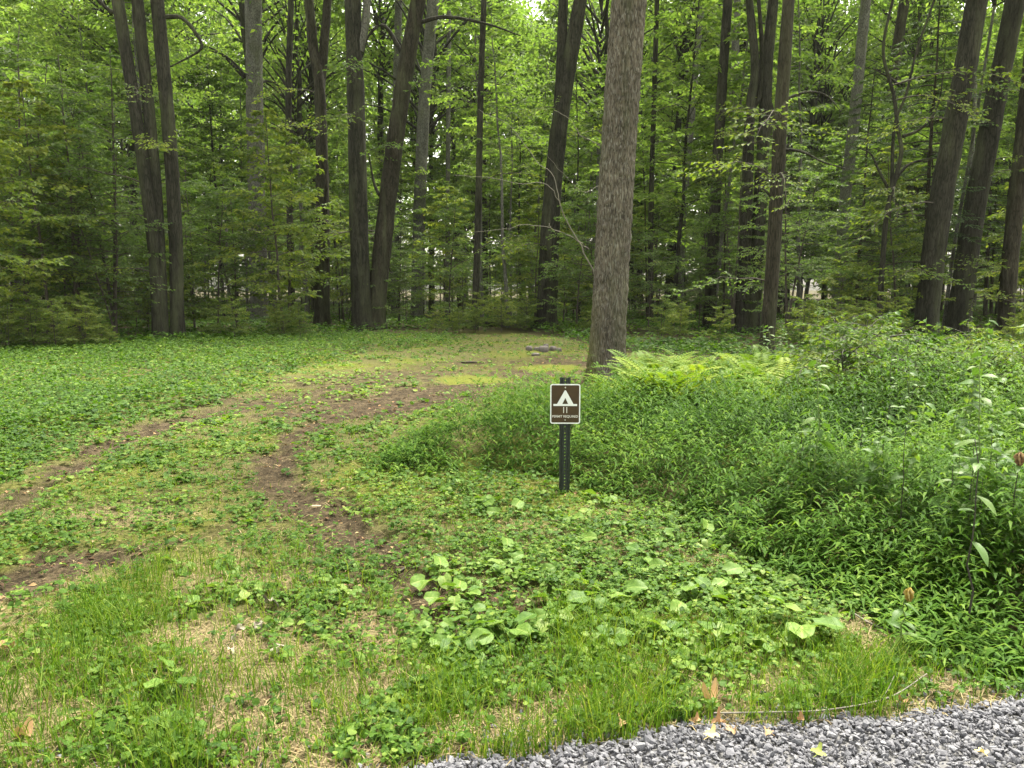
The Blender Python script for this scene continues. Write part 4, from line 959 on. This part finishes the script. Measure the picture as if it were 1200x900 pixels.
# ------------------------------------------------------------------ small objects
def maple(size, curl, tone, kind='maple'):
    n = 40; a = np.linspace(0, 2 * np.pi, n, endpoint=False)
    if kind == 'maple': r = .55 + .45 * np.abs(np.cos(a * 2.5)) ** 1.6 - .12 * np.abs(np.cos(a * 7.5))
    else: r = .55 + .35 * np.cos(a) ** 2
    rings = []
    for f in (0.02, .35, .7, 1.0):
        x, y = np.cos(a) * r * f * size, np.sin(a) * r * f * size
        z = curl * (x ** 2 * 1.6 - y ** 2 * .5) / size + .12 * size * f * f * np.sin(a * 3 + 1) * (1 if curl else 0)
        rings.append(np.stack([x, y, z], -1))
    V = np.concatenate(rings); g = Geo(); j = np.arange(n)
    Q = np.concatenate([np.stack([k * n + j, k * n + (j + 1) % n, (k + 1) * n + (j + 1) % n, (k + 1) * n + j], -1) for k in range(3)])
    g.add(V, Q, np.clip(tone + rng.normal(0, .05, len(V)), 0, 1))
    add_tube(g, np.array([[-.2 * size, 0, 0], [-.7 * size, .05 * size, .05 * size], [-1.3 * size, .2 * size, .12 * size]]), [.0015, .0012, .001], 4, tone, cap=False)
    return g
M['leaf_yellow'] = leaf_mat('yellow_fallen_leaf', [(0, (0.35, 0.24, 0.08)), (1, (0.62, 0.50, 0.22))], .2, .6, (1, 1, .7), 0)
M['leaf_tan'] = leaf_mat('tan_fallen_leaf', [(0, (0.22, 0.12, 0.06)), (1, (0.50, 0.33, 0.17))], .15, .7, (1, .9, .7), 0)
M['leaf_lime'] = leaf_mat('lime_fallen_leaf', [(0, (0.22, 0.28, 0.06)), (1, (0.38, 0.42, 0.12))], .25, .6, (1, 1, .7), 0)
for px, py, s, cu, mt, tn, kd, lab in [
        (833, 873, .032, .4, 'leaf_yellow', .9, 'maple', 'pale yellow maple leaf lying on the gravel, the brightest of the cluster'),
        (842, 858, .028, 1.2, 'leaf_tan', .35, 'maple', 'brown curled leaf standing up at the back of the cluster on the gravel'),
        (858, 868, .026, .9, 'leaf_tan', .6, 'maple', 'tan curled leaf at the right of the leaf cluster on the gravel'),
        (694, 863, .022, .5, 'leaf_yellow', .45, 'maple', 'small ochre leaf at the left end of the gravel'),
        (730, 857, .026, .8, 'leaf_tan', .9, 'maple', 'pale tan star-shaped leaf at the gravel edge under the grass'),
        (818, 856, .017, 1.0, 'leaf_tan', .5, 'oval', 'tiny brown leaf just left of the leaf cluster on the gravel'),
        (900, 871, .020, .6, 'leaf_tan', .75, 'maple', 'small orange-tan leaf alone on the gravel right of the cluster'),
        (938, 856, .018, 1.0, 'leaf_tan', .3, 'oval', 'small dark brown leaf on the gravel below the long dry stalk'),
        (958, 895, .030, .5, 'leaf_lime', .5, 'maple', 'yellow-green leaf at the bottom edge of the gravel'),
        (1150, 895, .026, .4, 'leaf_yellow', .7, 'maple', 'yellow leaf in the corner of the gravel farthest from the sign post'),
        (1058, 832, .022, .7, 'leaf_tan', .25, 'oval', 'reddish brown leaf on the gravel under the end of the dry stalk'),
        (832, 830, .038, 1.5, 'leaf_tan', .95, 'oval', 'folded pale dead leaf standing where the dry stalk begins'),
        (682, 820, .024, .8, 'leaf_tan', .55, 'oval', 'orange-brown dead leaf in the grass above the gravel'),
        (28, 872, .040, .9, 'leaf_tan', .45, 'oval', 'reddish brown dead leaf lying in the near grass corner'),
        (8, 768, .035, .7, 'leaf_tan', .35, 'oval', 'brown dead leaf on the straw patch at the left edge')]:
    x, y = on_ground(px, py); o = obj('fallen_leaf', maple(s, cu, tn, kd).mesh('fallen_leaf', M[mt], True))
    o.location = (x, y, .042 if road_edge(x, y) > 0 else .035 + float(gh(x, y))); o.rotation_euler = (rng.normal(0, .25), rng.normal(0, .25), rng.uniform(0, 6.28)); tag(o, lab, 'fallen leaf')

# dry stalk lying along the gravel edge
g = Geo(); P = smooth_path([[*on_ground(a, b), z] for a, b, z in [(836, 846, .035), (900, 845, .035), (960, 843, .035), (1015, 836, .04), (1050, 826, .045), (1085, 806, .06)]], 30)
add_tube(g, P, np.linspace(.0032, .0022, 30), 6); add_tube(g, P[20:21] + np.array([[0, 0, 0], [.04, .03, .03], [.08, .07, .06]]), [.002, .0016, .001], 5)
tag(obj('dry_stalk', g.mesh('dry_stalk', M['wood_pale'], True)), 'long thin pale dead stalk lying along the edge of the gravel', 'stalk')

# bare branch leaning out of the ferns
g = Geo(); P = smooth_path([at_depth(a, b, y) for a, b, y in [(752, 459, 10.0), (775, 470, 9.7), (800, 475, 9.5), (830, 484, 9.2), (856, 492, 9.0)]], 24); P += rng.normal(0, .006, P.shape)
add_tube(g, P, np.linspace(.016, .006, 24), 7); add_tube(g, np.array([P[18], P[18] + [.05, -.05, .08], P[18] + [.13, -.1, .12]]), [.006, .004, .002], 5); add_tube(g, np.array([P[21], P[21] + [.08, 0, -.02], P[21] + [.14, 0, .03]]), [.005, .003, .002], 5)
tag(obj('fallen_branch', g.mesh('fallen_branch', plain_mat('mottled_dead_bark', (.16, .14, .11), .85, var=.7, scale=30), True)), 'grey dead branch lying slantwise on the ferns beside the camp sign', 'branch')

# dead pale sapling leaning beside the scaly tree
root = empty('dead_sapling', (*at_depth(703, 386, 19.0)[:2], 0)); tag(root, 'pale leafless dead sapling with thin bare twigs left of the scaly trunk', 'dead sapling'); o0 = np.array(root.location)
def twig(name, pts, Y, r0, r1):
    P = smooth_path([at_depth(a, b, Y + dy) - o0 for a, b, dy in pts], 18); P[1:] += rng.normal(0, .012, P[1:].shape); g = Geo(); add_tube(g, P, np.linspace(r0, r1, 18), 5); obj(name, g.mesh(name, M['wood_pale'], True), root)
twig('stem', [(703, 386, 0), (698, 330, 0), (688, 305, -.2), (676, 280, -.3), (662, 255, -.5), (655, 235, -.7)], 19, .022, .012)
twig('twig', [(690, 292, -.2), (678, 283, -.5), (662, 274, -.8), (646, 267, -1), (643, 262, -1)], 19, .014, .006)
twig('twig', [(646, 267, -1), (620, 264, -1.1), (590, 268, -1.2), (555, 272, -1.4)], 19, .008, .003)
twig('twig', [(655, 235, -.7), (640, 215, -.8), (610, 215, -1), (575, 208, -1.2), (530, 205, -1.5)], 19, .009, .003)
twig('twig', [(655, 235, -.7), (648, 205, -.6), (630, 190, -.6), (600, 150, -.7), (560, 128, -.8)], 19, .010, .003)
twig('twig', [(703, 170, .3), (680, 158, .1), (668, 140, 0), (650, 130, 0)], 19, .012, .005)
twig('twig', [(705, 215, .3), (685, 225, 0), (665, 210, -.2), (640, 180, -.4)], 19, .008, .003)

# ring of stones for the camp fire
def stone(sx, sy, sz, seed):
    g = Geo(); nu, nv = 14, 9; u = np.linspace(0, 2 * np.pi, nu, endpoint=False); v = np.linspace(-1.45, 1.45, nv)
    U, Vv = np.meshgrid(u, v, indexing='ij'); P = np.stack([np.cos(U) * np.cos(Vv), np.sin(U) * np.cos(Vv), np.sin(Vv)], -1)
    f = 1 + .55 * (fbm(P[..., 0] * 1.6 + seed * 3.1 + P[..., 2], P[..., 1] * 1.6 + seed + P[..., 2] * 1.3, seed) - .5); P = np.sign(P) * np.abs(P) ** .75 * f[..., None] * [sx, sy, sz]
    i, j = np.meshgrid(np.arange(nu), np.arange(nv - 1), indexing='ij'); i2 = (i + 1) % nu
    g.add(P.reshape(-1, 3), np.stack([i * nv + j, i2 * nv + j, i2 * nv + j + 1, i * nv + j + 1], -1).reshape(-1, 4))
    g.F.setdefault(nu, []).append(np.array([np.arange(nu)[::-1] * nv])); g.F[nu].append(np.array([np.arange(nu) * nv + nv - 1])); return g
M['stone'] = plain_mat('fieldstone', (0.12, 0.105, 0.095), .9, var=.45, scale=9, bump=.6)
for k, (px, py, sx, sz, lab) in enumerate([(620, 411, .15, .11, 'mossy stone at the left end of the fire ring'), (629, 411, .13, .08, 'small dark stone second from the left in the fire ring'), (637, 412, .20, .13, 'largest pinkish flat stone in the middle of the fire ring'),
                                    (648, 411, .15, .10, 'grey stone right of the big pinkish one in the fire ring'), (655, 412, .11, .08, 'small stone closing the fire ring on the side of the scaly tree'), (628, 416, .17, .05, 'low flat stone sunk in the earth in front of the fire ring'), (640, 407, .14, .09, 'half hidden stone at the back of the fire ring')]):
    x, y = on_ground(px, py); o = obj('fire_ring_stone', stone(sx * .62, sx * .55, sz * .8, k + 1).mesh('fire_ring_stone', M['stone'], True), None, (x, y, float(gh(x, y)) + sz * .3)); o.rotation_euler = (0, 0, k * 1.3); tag(o, lab, 'stone', 'stones of the fire ring')
# fallen log in the woods edge
g = Geo(); a, b = at_depth(545, 386, 29.5), at_depth(592, 386, 29.9); P = smooth_path([[a[0], a[1], .16], [(a[0] + b[0]) / 2, a[1] + .2, .2], [b[0], b[1], .15]], 14); add_tube(g, P, np.linspace(.15, .11, 14), 12, wob=.1)
tag(obj('fallen_log', g.mesh('fallen_log', M['bark_dark'], True)), 'dark fallen log lying below the thin middle trees', 'log')
# rotten stump left
x, y = on_ground(56, 398); g = Geo(); add_tube(g, np.array([[0, 0, -.05], [.02, 0, .12], [.05, .02, .26], [.04, .05, .34]]), [.34, .26, .2, .11], 14, wob=.25, seed=4)
tag(obj('stump', g.mesh('stump', M['bark_dark'], True), None, (x, y, float(gh(x, y)))), 'dark rotten stump in the shade left of the three-stemmed maple', 'stump')

# pale wood chip and a few broken twigs on the ground
def bit(name, px, py, L, r, rz, mat, label, cat):
    g = Geo(); P = smooth_path([[-L / 2, 0, 0], [0, rng.normal(0, .06) * L, r * .4], [L / 2, rng.normal(0, .06) * L, 0]], 9); add_tube(g, P, r * np.array([.8, 1, 1, .95, .9, .9, .8, .75, .5]), 7, wob=.12)
    x, y = on_ground(px, py); o = obj(name, g.mesh(name, M[mat], True), None, (x, y, float(gh_fine(x, y)) + r + .004)); o.rotation_euler = (0, rng.normal(0, .03), rz); tag(o, label, cat)
M['wood_chip'] = plain_mat('split_wood', (.42, .33, .21), .8, scale=30)
bit('wood_chip', 369, 592, .085, .012, .35, 'wood_chip', 'pale split wood chip lying in the dark wheel rut', 'wood chip')
bit('fallen_twig', 470, 667, .16, .007, 1.2, 'bark_twig', 'dark broken twig where the rut fades out into the clover', 'twig')
bit('fallen_twig', 555, 424, .55, .02, -.2, 'bark_twig', 'dark stick on the bare soil left of the fire ring', 'twig')
bit('fallen_twig', 255, 492, .35, .014, .6, 'bark_twig', 'dark stick lying across the far rut below the lush green bank', 'twig')
bit('fallen_twig', 745, 806, .12, .004, .4, 'wood_pale', 'short pale twig in the grass above the gravel', 'twig')
bit('fallen_twig', 1030, 735, .3, .006, 2.1, 'wood_pale', 'tan dry stem leaning in the grass under the withered yellow flower', 'twig')

# heap of withered leaves in the straw patch
for k, (px, py, s, ti, lab) in enumerate([(318, 712, .055, 1.0, 'grey crumpled dead leaf curled up in the grass above the straw patch'), (303, 742, .050, 1.3, 'twisted pale dead leaf in the middle of the withered clump'), (276, 752, .055, .9, 'pale withered leaf at the left of the withered clump'), (272, 772, .035, 1.0, 'small whitish dead leaf under the withered clump'), (325, 770, .045, .9, 'yellowish withered leaf at the right of the withered clump')]):
    x, y = on_ground(px, py); V, Q = blade(s * 1.2, s * .85, 'heart', .9, .35); g = Geo(); g.add(V - [s * .6, 0, 0], Q, np.clip(.9 + rng.normal(0, .08, len(V)), 0, 1))
    o = obj('withered_leaf', g.mesh('withered_leaf', plain_mat('withered_leaf_skin', (.21, .185, .14), .8, var=.5, scale=40), True), None, (x, y, .055)); o.rotation_euler = (rng.normal(0, .4), rng.normal(0, .4), k * 1.9); tag(o, lab, 'dead leaf')

# ------------------------------------------------------------------ the camp sign
def sign():
    x, y = on_ground(661.5, 580); x, y = float(x), float(y); z0 = float(gh(x, y))
    root = empty('camp_sign', (x, y, z0), rad(-1.5)); tag(root, 'brown and white tent camping sign on a dark perforated steel post', 'sign')
    k = y / F
    top = at_depth(661, 443, y)[2] - z0; cz = at_depth(661, 473.5, y)[2] - z0; pw, ph = 35.5 * k, 47.5 * k
    steel = plain_mat('dark_green_steel', (0.014, 0.020, 0.017), .45, .0, var=.3, scale=25, spec=.5)
    # perforated U-channel: web with octagonal holes, two side walls, two flanges
    g = Geo(); cell = .0254; hw, hr = .017, .0062; zz = -.25; a = np.arange(8) * np.pi / 4 + np.pi / 8
    while zz < top - 1e-4:
        ch = min(cell, top - zz); c = zz + ch / 2
        sq = np.array([(hw, c + ch * .25), (hw * .5, c + ch / 2), (-hw * .5, c + ch / 2), (-hw, c + ch * .25), (-hw, c - ch * .25), (-hw * .5, c - ch / 2), (hw * .5, c - ch / 2), (hw, c - ch * .25)])
        ho = np.stack([np.cos(a) * hr, c + np.sin(a) * hr * min(1, ch / cell)], -1); V = np.zeros((16, 3)); V[:8, [0, 2]] = sq; V[8:, [0, 2]] = ho
        j = np.arange(8); g.add(V, np.stack([j, (j + 1) % 8, 8 + (j + 1) % 8, 8 + j], -1))
        for s in (1, -1):
            cv = np.array([(s * hw, 0, c + ch * .25), (s * hw * .5, 0, c + ch / 2), (s * hw, 0, c + ch / 2)]); g.add(cv, [[0, 1, 2]]); cv = np.array([(s * hw, 0, c - ch * .25), (s * hw * .5, 0, c - ch / 2), (s * hw, 0, c - ch / 2)]); g.add(cv, [[0, 2, 1]])
        zz += ch
    for s in (1, -1):
        pr = np.array([(s * hw, 0), (s * (hw + .006), .024), (s * .041, .024), (s * .041, .028), (s * (hw + .004), .028), (s * hw, .004)])
        V = np.concatenate([np.c_[pr, np.full(6, -.25)], np.c_[pr, np.full(6, top)]]); j = np.arange(6); g.add(V, np.stack([j, (j + 1) % 6, 6 + (j + 1) % 6, 6 + j], -1)); g.F.setdefault(6, []).append(np.array([np.arange(6, 12)]) + g.n - 12)
    post = obj('post', g.mesh('post', steel), root); so = post.modifiers.new('thickness', 'SOLIDIFY'); so.thickness = .0025; so.offset = 0
    post.location = (0, .012, 0)
    # panel
    def rrect(w, h, r, n=6):
        P = []
        for cx, cz_, a0 in ((w / 2 - r, h / 2 - r, 0), (-w / 2 + r, h / 2 - r, 90), (-w / 2 + r, -h / 2 + r, 180), (w / 2 - r, -h / 2 + r, 270)):
            for q in range(n + 1): t = rad(a0 + 90 * q / n); P.append((cx + r * math.cos(t), cz_ + r * math.sin(t)))
        return np.array(P)
    def slab(name, outline, y0, y1, mat, par, hole=None):
        o = np.asarray(outline, float); n = len(o); g = Geo(); j = np.arange(n)
        f, b = np.c_[o[:, 0], np.full(n, y0), o[:, 1]], np.c_[o[:, 0], np.full(n, y1), o[:, 1]]
        if hole is None:
            g.add(np.concatenate([f, b]), np.stack([j, n + j, n + (j + 1) % n, (j + 1) % n], -1)); g.F.setdefault(n, []).append(np.array([j])); g.F[n].append(np.array([n + j[::-1]]))
        else:
            h = np.asarray(hole, float); fi, bi = np.c_[h[:, 0], np.full(n, y0), h[:, 1]], np.c_[h[:, 0], np.full(n, y1), h[:, 1]]; j2 = (j + 1) % n
            g.add(np.concatenate([f, b, fi, bi]), np.concatenate([np.stack([j, n + j, n + j2, j2], -1), np.stack([j, j2, 2 * n + j2, 2 * n + j], -1), np.stack([2 * n + j, 2 * n + j2, 3 * n + j2, 3 * n + j], -1), np.stack([n + j, 3 * n + j, 3 * n + j2, n + j2], -1)]))
        o = obj(name, g.mesh(name, mat), par); return o
    white = plain_mat('reflective_white', (0.74, 0.76, 0.76), .45, var=.05, scale=15)
    white2 = plain_mat('weathered_white_ink', (0.66, 0.64, 0.60), .5, var=.1, scale=60)
    brown = plain_mat('sign_brown', (0.050, 0.028, 0.010), .45, var=.3, scale=9)
    panel = slab('sign_panel', rrect(pw, ph, .017), -.003, 0.0, brown, root); panel.location = (0, .008, cz)
    slab('border', rrect(pw + .0006, ph + .0006, .017), -.0042, -.0025, white, panel, rrect(pw - .017, ph - .017, .010))
    yf, yb = -.0044, -.0025
    u = pw / 445.0
    tent = [(-122 * u, 0), (0, 205 * u), (122 * u, 0)]
    g = Geo()
    def poly(pts): n = len(pts); o = np.array(pts); g.add(np.concatenate([np.c_[o[:, 0], np.full(n, yf), o[:, 1]], np.c_[o[:, 0], np.full(n, yb), o[:, 1]]]), np.stack([np.arange(n), n + np.arange(n), n + (np.arange(n) + 1) % n, (np.arange(n) + 1) % n], -1)); g.F.setdefault(n, []).append(np.array([np.arange(n)]) + g.n - 2 * n)
    ai = 92 * u; iw = 44 * u
    poly([(-122 * u, -1 * u), (-8 * u, 205 * u), (0, 205 * u), (0, ai), (-iw, -1 * u)]); poly([(122 * u, -1 * u), (iw, -1 * u), (0, ai), (0, 205 * u), (8 * u, 205 * u)])
    poly([(-176 * u, -1 * u), (-176 * u, -30 * u), (176 * u, -30 * u), (176 * u, -1 * u)])
    obj('tent_symbol', g.mesh('tent_symbol', white), panel)
    def text(name, s, w, h, zc):
        cu = bpy.data.curves.new(name, 'FONT'); cu.body = s; cu.align_x = 'CENTER'; cu.align_y = 'CENTER'; cu.extrude = .0008; cu.size = 1; cu.offset = .012
        t = bpy.data.objects.new('t', cu); C.objects.link(t); dg = bpy.context.evaluated_depsgraph_get(); dg.update(); me = bpy.data.meshes.new_from_object(t.evaluated_get(dg)); bpy.data.objects.remove(t)
        v = np.empty(len(me.vertices) * 3, np.float32); me.vertices.foreach_get('co', v); v = v.reshape(-1, 3); lo, hi = v.min(0), v.max(0)
        q = np.stack([(v[:, 0] - (lo[0] + hi[0]) / 2) / (hi[0] - lo[0]) * w, -.0036 - (v[:, 2] - lo[2]) / (hi[2] - lo[2] + 1e-9) * .0008, (v[:, 1] - (lo[1] + hi[1]) / 2) / (hi[1] - lo[1]) * h + zc], -1)
        me.vertices.foreach_set('co', q.astype(np.float32).ravel()); me.materials.clear(); me.materials.append(white2); me.name = name; me.update(); obj(name, me, panel)
    text('site_number', '11', 58 * u, 92 * u, -90 * u); text('lettering', 'PERMIT REQUIRED', 382 * u, 42 * u, -190 * u)
    for z in (246 * u, -241 * u):
        a = np.arange(10) * 2 * np.pi / 10; slab('bolt', np.stack([np.cos(a) * .0052, np.sin(a) * .0052 + z], -1), -.009, -.0028, plain_mat('bolt_steel', (.55, .55, .53), .35, .6), panel)
sign()

# drop any pattern plant that no spot has used
for p in SAP + MID + HEM + FAR + POLE + EDGE + FERNP + HEART + LANCE + WEED + BRAM + BIG:
    if p.name not in used:
        for o in [g for c in p.children for g in c.children] + list(p.children) + [p]: bpy.data.objects.remove(o)
